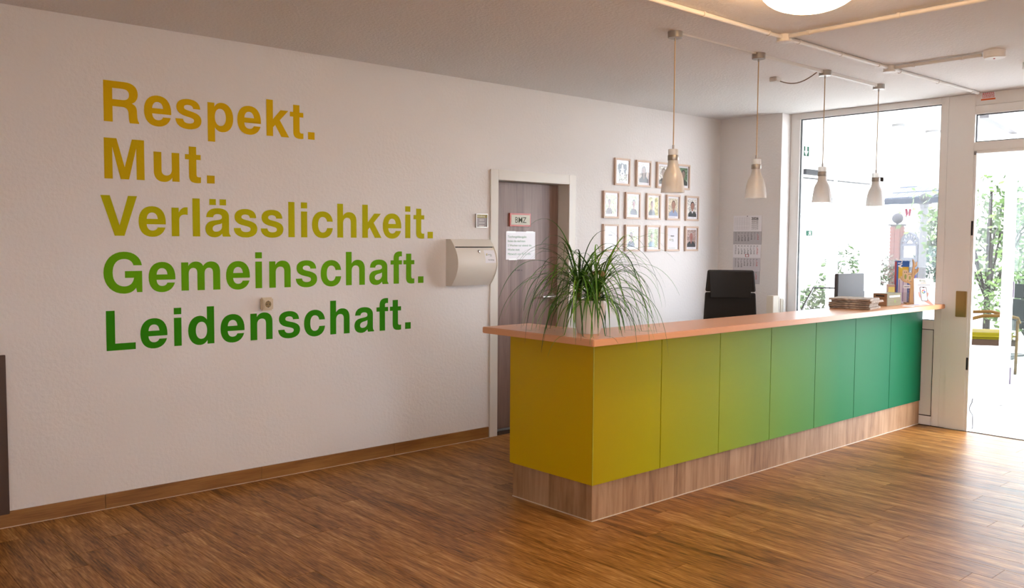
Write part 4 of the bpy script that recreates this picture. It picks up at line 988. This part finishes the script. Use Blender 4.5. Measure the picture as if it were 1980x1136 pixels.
pc = [at(u, v, 0, XW-.022) for u, v in ((1880.5, 770), (1879.5, 777), (1875, 786), (1874, 791), (1876.5, 796), (1880, 801), (1880.5, 812), (1880, 828))]
tag(MB().tube(pc, .0035, 8).build('door_cable', mat('black_cable', '201a20', .5), None, smooth=True), 'thin black looped cable running down the door jamb', 'cable')
# dark panel mounted low on the lettered wall
t = thing('wall_panel', 'dark brown board fixed low on the wall above the skirting', 'panel', (-1.3, 0, .08))
MB().box(-1.9, -.803, -.03, -.0135, .075, .911).build('board_face', mat('dark_board', '4a352a', .5), t, bevel=.002)
MB().box(-1.88, -.82, -.0135, -.0005, .1, .89).build('backing', M_DARK, t)

# ================================================================== glazed porch and garden beyond
PX1, PYN, PYS, PH = 12.2, .55, -7.3, 2.92
M_PGL = glass('porch_pane', (1, 1, 1), .012)
pf = struct(MB().box(XW+.1, PX1+.4, PYS, PYN+.3, -.12, -.006).build('floor_porch', mat('grout', '2c2a29', .8)))
M_TILE = mat('porch_tile', (.5, .49, .48), .35)
TS = .34; tl = MB(); h_ = TS/2-.006
tl.add([(-h_, -h_, -.006), (h_, -h_, -.006), (h_, h_, -.006), (-h_, h_, -.006), (-h_+.001, -h_+.001, 0), (h_-.001, -h_+.001, 0), (h_-.001, h_-.001, 0), (-h_+.001, h_-.001, 0)], [(4, 5, 6, 7), (0, 1, 5, 4), (1, 2, 6, 5), (2, 3, 7, 6), (3, 0, 4, 7)])
tme = None; rest = MB(); ca = math.radians(45)
for i in range(-30, 31):
    for j in range(-30, 31):
        x = 9+(i*math.cos(ca)-j*math.sin(ca))*TS; y = -2.2+(i*math.sin(ca)+j*math.cos(ca))*TS
        if not (XW+.1-.235 < x < PX1 and PYS+.25 < y < PYN-.25): continue
        if x < XW+.1+.245:                       # tiles cut along the threshold
            pg = [(x+a*math.cos(ca)-b*math.sin(ca), y+a*math.sin(ca)+b*math.cos(ca)) for a, b in ((-h_, -h_), (h_, -h_), (h_, h_), (-h_, h_))]; cut = []; xm = XW+.1
            for k in range(4):
                (xa, ya_), (xb1, yb1) = pg[k], pg[(k+1) % 4]
                if xa >= xm: cut.append((xa, ya_))
                if (xa-xm)*(xb1-xm) < 0: f_ = (xm-xa)/(xb1-xa); cut.append((xm, ya_+(yb1-ya_)*f_))
            if len(cut) > 2 and in_view((x, y, 0), 60): MB().poly([(a, b, -.006) for a, b in cut], (0, 0, .006)).build('tile', M_TILE, pf)
            continue
        if in_view((x, y, 0), 60) and y > -4.2 and tme is not False:
            if tme is None: o = tl.build('tile', M_TILE, None); tme = o.data
            else: o = bpy.data.objects.new('tile', tme); COL.objects.link(o)
            o.parent = pf; o.location = (x, y, 0); o.rotation_euler[2] = ca
        else:
            rest.add([(x+a*math.cos(ca)-b*math.sin(ca), y+a*math.sin(ca)+b*math.cos(ca), c_) for a, b, c_ in tl.v], tl.f)
rest.build('tile_field', M_TILE, pf)['kind'] = 'stuff'
M_PW = mat('porch_white', 'f0eeec', .6)
sbox('threshold', mat('threshold_grey', 'b5b0aa', .4), XW+.0, XW+.1, JY, DY1, -.003, .004)
cl = struct(MB().box(XW+.12, PX1, -3.5, PYN+.3, PH, PH+.15).box(XW+.0, XW+.12, PYS, PYN, H+.15, PH+.15).build('ceiling_porch', M_PW))
# north side: wall with double door and window
wn_ = MB().box(XW+.15, 7.9, PYN, PYN+.2, 0, PH).box(7.9, 10.04, PYN, PYN+.2, 2.36, PH).box(10.04, 12.2, PYN, PYN+.2, 2.42, PH).box(9.83, 10.04, PYN, PYN+.2, 0, 2.42).box(10.04, 12.2, PYN, PYN+.2, 0, .85)
struct(wn_.build('wall_porch_north', M_PW))
M_PF = mat('porch_frame', 'f2f1ef', .35)
d3 = thing('door_3', 'white glazed double door on the far side of the porch', None, (8.86, PYN, 0), kind='structure')
MB().box(7.9, 9.83, PYN+.04, PYN+.1, 2.30, 2.36).build('head_frame', M_PF, d3)
for a, b in ((7.92, 8.84), (8.86, 9.81)):
    lf = MB().box(a, a+.09, PYN+.05, PYN+.1, .02, 2.29).box(b-.09, b, PYN+.05, PYN+.1, .02, 2.29).box(a+.09, b-.09, PYN+.05, PYN+.1, 2.18, 2.29).box(a+.09, b-.09, PYN+.05, PYN+.1, .02, .16).build('door_leaf', M_PF, d3)
    box('pane', M_PGL, lf, a+.09, b-.09, PYN+.07, PYN+.078, .16, 2.18); 
    gk = MB().box(a+.088, a+.094, PYN+.045, PYN+.05, .16, 2.18).box(b-.094, b-.088, PYN+.045, PYN+.05, .16, 2.18); gk.build('gasket', M_PVCD, lf)
    box('closer_rail', M_PVCD, lf, a, b-.1, PYN+.02, PYN+.049, 2.305, 2.318)
w8 = thing('window_8', 'white framed porch window looking onto the garden gate', None, (11, PYN, .85), kind='structure')
MB().box(10.04, 10.09, PYN+.03, PYN+.1, .85, 2.42).box(12.1, 12.2, PYN+.03, PYN+.1, .85, 2.42).box(10.09, 12.1, PYN+.03, PYN+.1, .85, .92).box(10.09, 12.1, PYN+.03, PYN+.1, 2.36, 2.42).build('window_frame', M_PF, w8)
MB().box(10.088, 10.096, PYN+.025, PYN+.03, .92, 2.36).box(10.09, 12.1, PYN+.025, PYN+.03, .915, .923).build('gasket', M_PVCD, w8)
box('pane', M_PGL, w8, 10.09, 12.1, PYN+.06, PYN+.068, .92, 2.36)
# east side posts and glazing
w9 = thing('window_9', 'white framed east glazing of the porch', None, (PX1, -3, 0), kind='structure')
f = MB()
for y in (PYN+.05, -.9, -2.3, -3.7, -5.1, -6.5): f.box(PX1, PX1+.07, y-.045, y+.045, 0, PH)
f.box(PX1, PX1+.07, PYS, PYN, 2.55, PH).box(PX1, PX1+.07, PYS, PYN, 0, .1); f.build('window_frame', M_PF, w9)
box('pane', M_PGL, w9, PX1+.03, PX1+.036, PYS, PYN, .1, 2.55)
# oblique glass partition with post and beam
L0, L1, L2 = Vector((5.80, -2.305, 0)), Vector((7.09, -2.085, 0)), Vector((9.4, -1.72, 0))
pt = thing('glass_partition', 'white framed glass partition with hinged post standing in the porch', 'partition', L1)
dd = (L2-L1).normalized(); zz = Vector((0, 0, 1))
MB().bar(L0+zz*2.575, L2+zz*2.575, .07, .075).build('top_beam', mat('beam_grey', '7c7a7f', .4), pt)
MB().bar(L1+zz*.005, L1+zz*2.535, .085, .085, up=dd).build('post', M_PF, pt)
for z0_, z1_ in ((.2, .36), (1.02, 1.17)): MB().bar(L1+dd*.05+zz*z0_-Vector((.02, .045, 0)), L1+dd*.05+zz*z1_-Vector((.02, .045, 0)), .03, .012, up=dd).build('hinge', mat('hinge_dark', '58505a', .4, metal=.5), pt)
P1_ = L1+dd*.07
MB().bar(P1_+zz*.09, L2+zz*.09, .05, .15).build('bottom_rail', M_PF, pt)
MB().bar(P1_+zz*2.49, L2+zz*2.49, .05, .09).build('top_rail', M_PF, pt)
MB().bar(P1_+dd*.012+zz*.165, P1_+dd*.012+zz*2.445, .03, .022, up=dd).build('stile', mat('stile_dark', '1d1622', .4), pt)  # dark violet colour paints the fringe along the overexposed post edge
MB().bar(P1_+zz*1.3+dd*.02, L2+zz*1.3, .008, 2.27).build('pane', glass('porch_glass', (.90, .96, .92), .015), pt)
# porch ceiling fittings and signs
for u, v, r, lb in ((1737, 242, .075, 'grey recessed spotlight in the porch ceiling above the gate view'), (1804, 254, .09, 'flat round spotlight in the porch ceiling near the window edge'), (1955, 215, .12, 'round porch ceiling lamp seen through the transom light')):
    q = at(u, v, 2, PH-.01)
    t = thing('porch_spotlight', lb, 'spotlight', (q.x, q.y, PH), group='porch ceiling spotlights')
    MB().lathe((q.x, q.y, PH), [(r, 0), (r*.95, -.025)], 24).build('spot_ring', M_GREY, t, smooth=True)
    MB().lathe((q.x, q.y, PH), [(r*.7, -.025), (r*.5, -.035)], 24).build('spot_lens', M_WHITE, t, smooth=True)
M_EXG = mat('exit_green', (.004, .055, .032), .4, spec=.04)
def exit_sign(u0, v0, u1, v1, lb, kind):
    a, b = at(u0, v0, 1, PYN-.01), at(u1, v1, 1, PYN-.01)
    if kind == 'man': a, b = at(u0, v0, 1, PYN+.04), at(u1, v1, 1, PYN+.04)
    y = a.y; t = thing('exit_sign', lb, 'exit sign', ((a.x+b.x)/2, y, b.z))
    box('sign_plate', M_EXG, t, a.x, b.x, y-.004, y+.004, b.z, a.z); cx, cz, s = (a.x+b.x)/2, (a.z+b.z)/2, min(b.x-a.x, a.z-b.z)
    mb = MB(); yy = y-.0052
    if kind == 'arrow':
        mb.add([(cx-.17*s, yy, cz+.5*s), (cx+.17*s, yy, cz+.5*s), (cx+.17*s, yy, cz), (cx+.38*s, yy, cz), (cx, yy, cz-.5*s), (cx-.38*s, yy, cz), (cx-.17*s, yy, cz)], [tuple(range(7))])
    else:
        ell(mb, cx+.02*s, cz+.3*s, .09*s, .09*s, yy, 0, 10)
        for pts in ([(-.05, .2), (.1, .2), (.02, -.1), (-.13, -.1)], [(.02, -.08), (.25, -.1), (.25, -.18), (-.02, -.2)], [(-.12, -.08), (-.02, -.1), (-.25, -.4), (-.33, -.36)], [(.08, .18), (.3, .05), (.26, 0), (.05, .1)], [(-.05, .2), (-.28, .1), (-.25, .03), (-.03, .1)], [(.36, .35), (.46, .35), (.46, -.4), (.36, -.4)]):
            mb.add([(cx+x*s, yy, cz+z*s) for x, z in pts], [(0, 1, 2, 3)])
    mb.build('pictogram', M_WHITE, t)
exit_sign(1553, 282, 1563.5, 302, 'green exit sign with white down arrow on the porch wall', 'arrow')
exit_sign(1559, 445, 1570, 456, 'green running man exit sign on the porch door glass', 'man')
q = at(1572, 333, 1, PYN-.04)
t = thing('door_closer', 'grey door closer box above the porch double door', 'door closer', (q.x, PYN, q.z))
box('closer_body', mat('closer_grey', (.045, .045, .05), .4, spec=.04), t, q.x-.19, q.x+.2, PYN-.06, PYN-.0005, q.z-.03, q.z+.03)
box('closer_arm', M_GREY, t, q.x+.2, q.x+.42, PYN-.05, PYN-.035, q.z-.035, q.z-.02)
# butterfly sticker on the porch window
c0 = at(1756, 411.5, 1, PYN+.058); s = .085
bf = MB()
for sg in (-1, 1):
    bf.poly([(c0.x, c0.y, c0.z), (c0.x+sg*.45*s, c0.y, c0.z+.75*s), (c0.x+sg*1.25*s, c0.y, c0.z+.62*s), (c0.x+sg*1.0*s, c0.y, c0.z+.05*s), (c0.x+sg*.75*s, c0.y, c0.z-.55*s), (c0.x+sg*.25*s, c0.y, c0.z-.5*s)], (0, .001, 0))
bfo = bf.build('butterfly_sticker', mat('pink_sticker', (.10, .009, .022), .5, spec=.04), None); tag(bfo, 'pink butterfly sticker on the porch window glass', 'sticker')

# ------------------------------------------------------------------ porch furniture
q = atd(1903, 645, 10.6)
M_ARM = mat('honey_wood', (.08, .038, .01), .45, spec=.04)
t = thing('armchair', 'wooden armchair with yellow seat cushion in the porch', 'armchair', (q.x, q.y, 0), math.radians(35))
MB().box(-.27, .27, -.27, .25, .40, .48).build('seat_cushion', mat('yellow_cushion', (.135, .098, .005), .7, spec=.04), t, False, bevel=.03, smooth=True)
MB().box(-.28, .28, -.27, .27, .33, .40).build('seat_frame', mat('brown_wood', (.04, .021, .014), .5, spec=.04), t, False)
MB().box(-.25, .25, .25, .31, .5, .92).build('backrest', mat('yellow_cushion', (.135, .098, .005), .7, spec=.04), t, False, bevel=.02, smooth=True)
for sx in (-1, 1):
    MB().tube([(sx*.3, .3, .62), (sx*.31, .1, .68), (sx*.31, -.15, .69), (sx*.3, -.27, .66), (sx*.3, -.29, .6)], .02, 8).build('armrest', M_ARM, t, False, smooth=True)
    for y in (-.27, .28): MB().tube([(sx*.28, y, .003), (sx*.295, y, .63)], .017, 8).build('leg', M_ARM, t, False, smooth=True)
q = atd(1992, 650, 11.3)
office_chair('office_chair', 'dark swivel chair behind the porch glass partition', (q.x, q.y, 0), math.radians(60), mat('dark_grey_fabric', (.01, .011, .014), .9, spec=.04), flap=False, top=1.02)

# ------------------------------------------------------------------ garden
gr = struct(MB().box(-30, 60, -40, 60, -.3, -.13).build('ground', mat('pale_gravel', (.28, .27, .24), .9)))
def leafy(name, label, cat, base, rx, rz_, h0, nleaf, cols, size, trunk=None, seed=1, group=None):
    r_ = random.Random(seed); t = thing(name, label, cat, base, group=group)
    mb = MB()
    for _ in range(nleaf):
        while True:
            v = Vector((r_.uniform(-1, 1), r_.uniform(-1, 1), r_.uniform(-1, 1)))
            if .35 < v.length < 1: break
        p = Vector((v.x*rx, v.y*rx, h0+rz_*(1+v.z))); a = Vector((r_.uniform(-1, 1), r_.uniform(-1, 1), r_.uniform(-1, 1))).normalized(); b = a.orthogonal().normalized()
        L_ = size*r_.uniform(.6, 1.3)
        mb.add([p, p+a*L_*.5+b*L_*.28, p+a*L_, p+a*L_*.5-b*L_*.28], [(0, 1, 2, 3)], r_.randrange(len(cols)))
    mb.build('foliage', [mat('foliage_%d_%d' % (seed, k_), c_, .6, spec=.04) for k_, c_ in enumerate(cols)], t, False)['kind'] = 'stuff'
    mb = MB()
    if trunk: mb.tube([(0, 0, -.1), (.03, .02, h0+rz_*.5), (0, 0, h0+rz_*1.3)], trunk, 8, r2=trunk*.4)
    for k in range(7):
        a = k*.9+seed; mb.tube([(0, 0, max(h0*.6, .0)), (rx*.35*math.cos(a), rx*.35*math.sin(a), h0+rz_*.7), (rx*.75*math.cos(a), rx*.75*math.sin(a), h0+rz_*(1.0+.3*math.sin(k*2)))], .03 if trunk else .015, 6, r2=.006)
    mb.build('branches', mat('bark', (.010, .008, .006), .8, spec=.04), t, False)
    return t
def gnd(u, t_): p = atd(u, 500, t_); return Vector((p.x, p.y, -.13))
G1 = [(.022, .036, .012), (.035, .055, .018), (.016, .025, .010)]
G2 = [(.030, .052, .012), (.050, .078, .020), (.022, .036, .010)]
G3 = [(.018, .034, .026), (.028, .050, .036), (.014, .024, .019)]
ROSE = [(.037, .036, .026), (.018, .023, .009), (.037, .023, .019)]
leafy('garden_tree', 'airy light green tree seen through the open entrance', 'tree', gnd(1912, 17), 1.6, 1.35, .9, 700, G2, .13, trunk=.07, seed=2)
leafy('garden_shrub', 'light green shrub behind the porch partition glass', 'shrub', gnd(1992, 15.2), .9, .75, 0, 900, G2, .11, seed=3)
leafy('garden_shrub', 'dark tangled shrub seen through the porch double door', 'shrub', gnd(1646, 20.2), .75, .8, .0, 700, G1, .13, seed=4)
leafy('garden_shrub', 'low green shrub beside the running man sign', 'shrub', gnd(1585, 18), .42, .42, 0, 500, G1, .12, seed=5)
leafy('garden_shrub', 'bluish green hedge bush beside the white gate post', 'shrub', gnd(1806, 20.6), .62, .8, 0, 1200, G3, .12, seed=6)
leafy('garden_tree', 'green tree rising behind the white gate post', 'tree', gnd(1812, 22.3), .5, .7, 1.2, 700, G1, .15, trunk=.08, seed=7)
leafy('garden_shrub', 'climbing roses shrub in front of the brick pillar', 'shrub', gnd(1719, 18.2), .28, .55, .3, 350, ROSE, .1, seed=8)
leafy('garden_tree', 'far green tree behind the porch armchair', 'tree', gnd(1985, 21), 1.3, 1.4, .4, 1200, G1, .2, trunk=.1, seed=9)
def pillar(label, u, t_, top_v, wd, brick):
    b = gnd(u, t_); t = thing('gate_pillar', label, 'pillar', b); zt_ = atd(u, top_v, t_).z-b.z
    hp = zt_-wd*1.25
    if brick:
        box('pillar_core', mat('mortar', (.048, .042, .037), .9, spec=.04), t, -wd/2+.012, wd/2-.012, -wd/2+.012, wd/2-.012, 0, hp, world=False)
        mb = MB().box(-wd/4+.006, wd/4-.006, -.06, .06, -.032, .032); bm_ = None; nrow = int(hp/.078); mbr = mat('red_brick', (.075, .030, .024), .85, spec=.04)
        for rI in range(nrow):
            for face in range(4):
                for k in (-1, 1):
                    if bm_ is None: o = mb.build('brick', mbr, None); bm_ = o.data
                    else: o = bpy.data.objects.new('brick', bm_); COL.objects.link(o)
                    o.parent = t; a = face*PI/2
                    lx, ly = k*wd/4*(.96 if (rI+face) % 2 else 1.0), -wd/2+.055
                    o.location = (lx*math.cos(a)-ly*math.sin(a), lx*math.sin(a)+ly*math.cos(a), .04+rI*.078); o.rotation_euler[2] = a
    else:
        MB().lathe((0, 0, 0), [(wd*.5, 0), (wd*.5, .2), (wd*.42, .22), (wd*.42, hp-.1), (wd*.5, hp-.06), (wd*.5, hp)], 16).build('shaft', mat('weathered_white', (.06, .058, .06), .7, spec=.04), t, False)
    st_ = mat('pillar_stone', (.024, .022, .024), .8, spec=.04)
    MB().box(-wd*.62, wd*.62, -wd*.62, wd*.62, hp, hp+wd*.16).build('cap', st_, t, False, bevel=.01)
    MB().lathe((0, 0, hp+wd*.16), [(.02, 0), (wd*.2, .02)]+[(wd*.52*math.cos(a), wd*.55+wd*.52*math.sin(a)) for a in [-1.1+k*2.6/9 for k in range(10)]], 20).build('ball', st_, t, False, smooth=True)
    return b, zt_
pA, zA = pillar('red brick gate pillar with stone ball', 1733, 20.2, 411, .24, True)
pB, zB = pillar('tall pale gate post with stone ball', 1783.5, 19.4, 373, .19, False)
# garden gate with sunburst arch between the pillars
ga, gb_ = pA+(pB-pA)*.18, pB-(pB-pA)*.16
t = thing('garden_gate', 'pale wooden garden gate with sunburst arch between the pillars', 'gate', (ga+gb_)/2, math.atan2((gb_-ga).y, (gb_-ga).x))
gw = (gb_-ga).length; M_GT = mat('gate_grey', (.045, .045, .052), .7, spec=.04); Rg = gw/2; zs = 1.62
for x in (-gw/2+.03, gw/2-.03): MB().box(x-.03, x+.03, -.025, .025, .08, zs).build('stile', M_GT, t, False)
for z in (.12, .55, .98, 1.30, zs): MB().box(-gw/2+.06, gw/2-.06, -.02, .02, z-.035, z+.035).build('rail', M_GT, t, False)
for k in range(-2, 3): MB().box(k*gw*.17-.03, k*gw*.17+.03, -.012, .012, .15, 1.3).build('slat', M_GT, t, False)
MB().tube([(Rg*math.cos(PI*k/14), 0, zs+.95*Rg*math.sin(PI*k/14)) for k in range(15)], .03, 6).build('arch', M_GT, t, False)
for k in range(1, 8):
    a = PI*k/8; MB().bar((.1*math.cos(a), 0, zs+.1*math.sin(a)), ((Rg-.01)*math.cos(a), 0, zs+.95*(Rg-.01)*math.sin(a)), .025, .05).build('ray_slat', M_GT, t, False)
# neighbouring outbuilding with tiled roof
e0, e1 = atd(1715, 376, 27), atd(1835, 388, 25)
t = thing('outbuilding', 'low outbuilding with blue-grey tiled roof beyond the gate', 'building', (e0.x, e0.y, -.13), math.atan2((e1-e0).y, (e1-e0).x))
Lb = 1.9; ez = e0.z+.13-.15
MB().box(.1, Lb, .4, 4, 0, ez).build('wall', mat('render_white', (.4, .39, .37), .8), t, False)
M_RT = mat('roof_tile', (.026, .030, .042), .6, spec=.04); rk = MB(); rise, run = 1.25, 2.2
MB().hexa([(-.1, 0, ez-.06), (Lb, 0, ez-.06), (Lb, run, ez+rise-.06), (-.1, run, ez+rise-.06), (-.1, 0, ez), (Lb, 0, ez), (Lb, run, ez+rise), (-.1, run, ez+rise)]).build('roof_deck', mat('roof_deck', (.008, .009, .013), .7, spec=.04), t, False)
tm_ = None; N_ = 12; M_ = 7
for i in range(6):
    for j in range(M_):
        if tm_ is None:
            o = MB().hexa([(.01, 0, 0), (.29, 0, 0), (.29, .34, .19), (.01, .34, .19), (.01, 0, .04), (.29, 0, .04), (.29, .34, .21), (.01, .34, .21)]).build('roof_tile', M_RT, None); tm_ = o.data
        else: o = bpy.data.objects.new('roof_tile', tm_); COL.objects.link(o)
        o.parent = t; o.location = (-.1+i*.3, j*.31, ez+j*.31*rise/run+.005)
MB().box(-.1, Lb, -.03, 0, ez-.16, ez+.0).build('fascia', mat('fascia', (.006, .008, .014), .6, spec=.04), t, False)
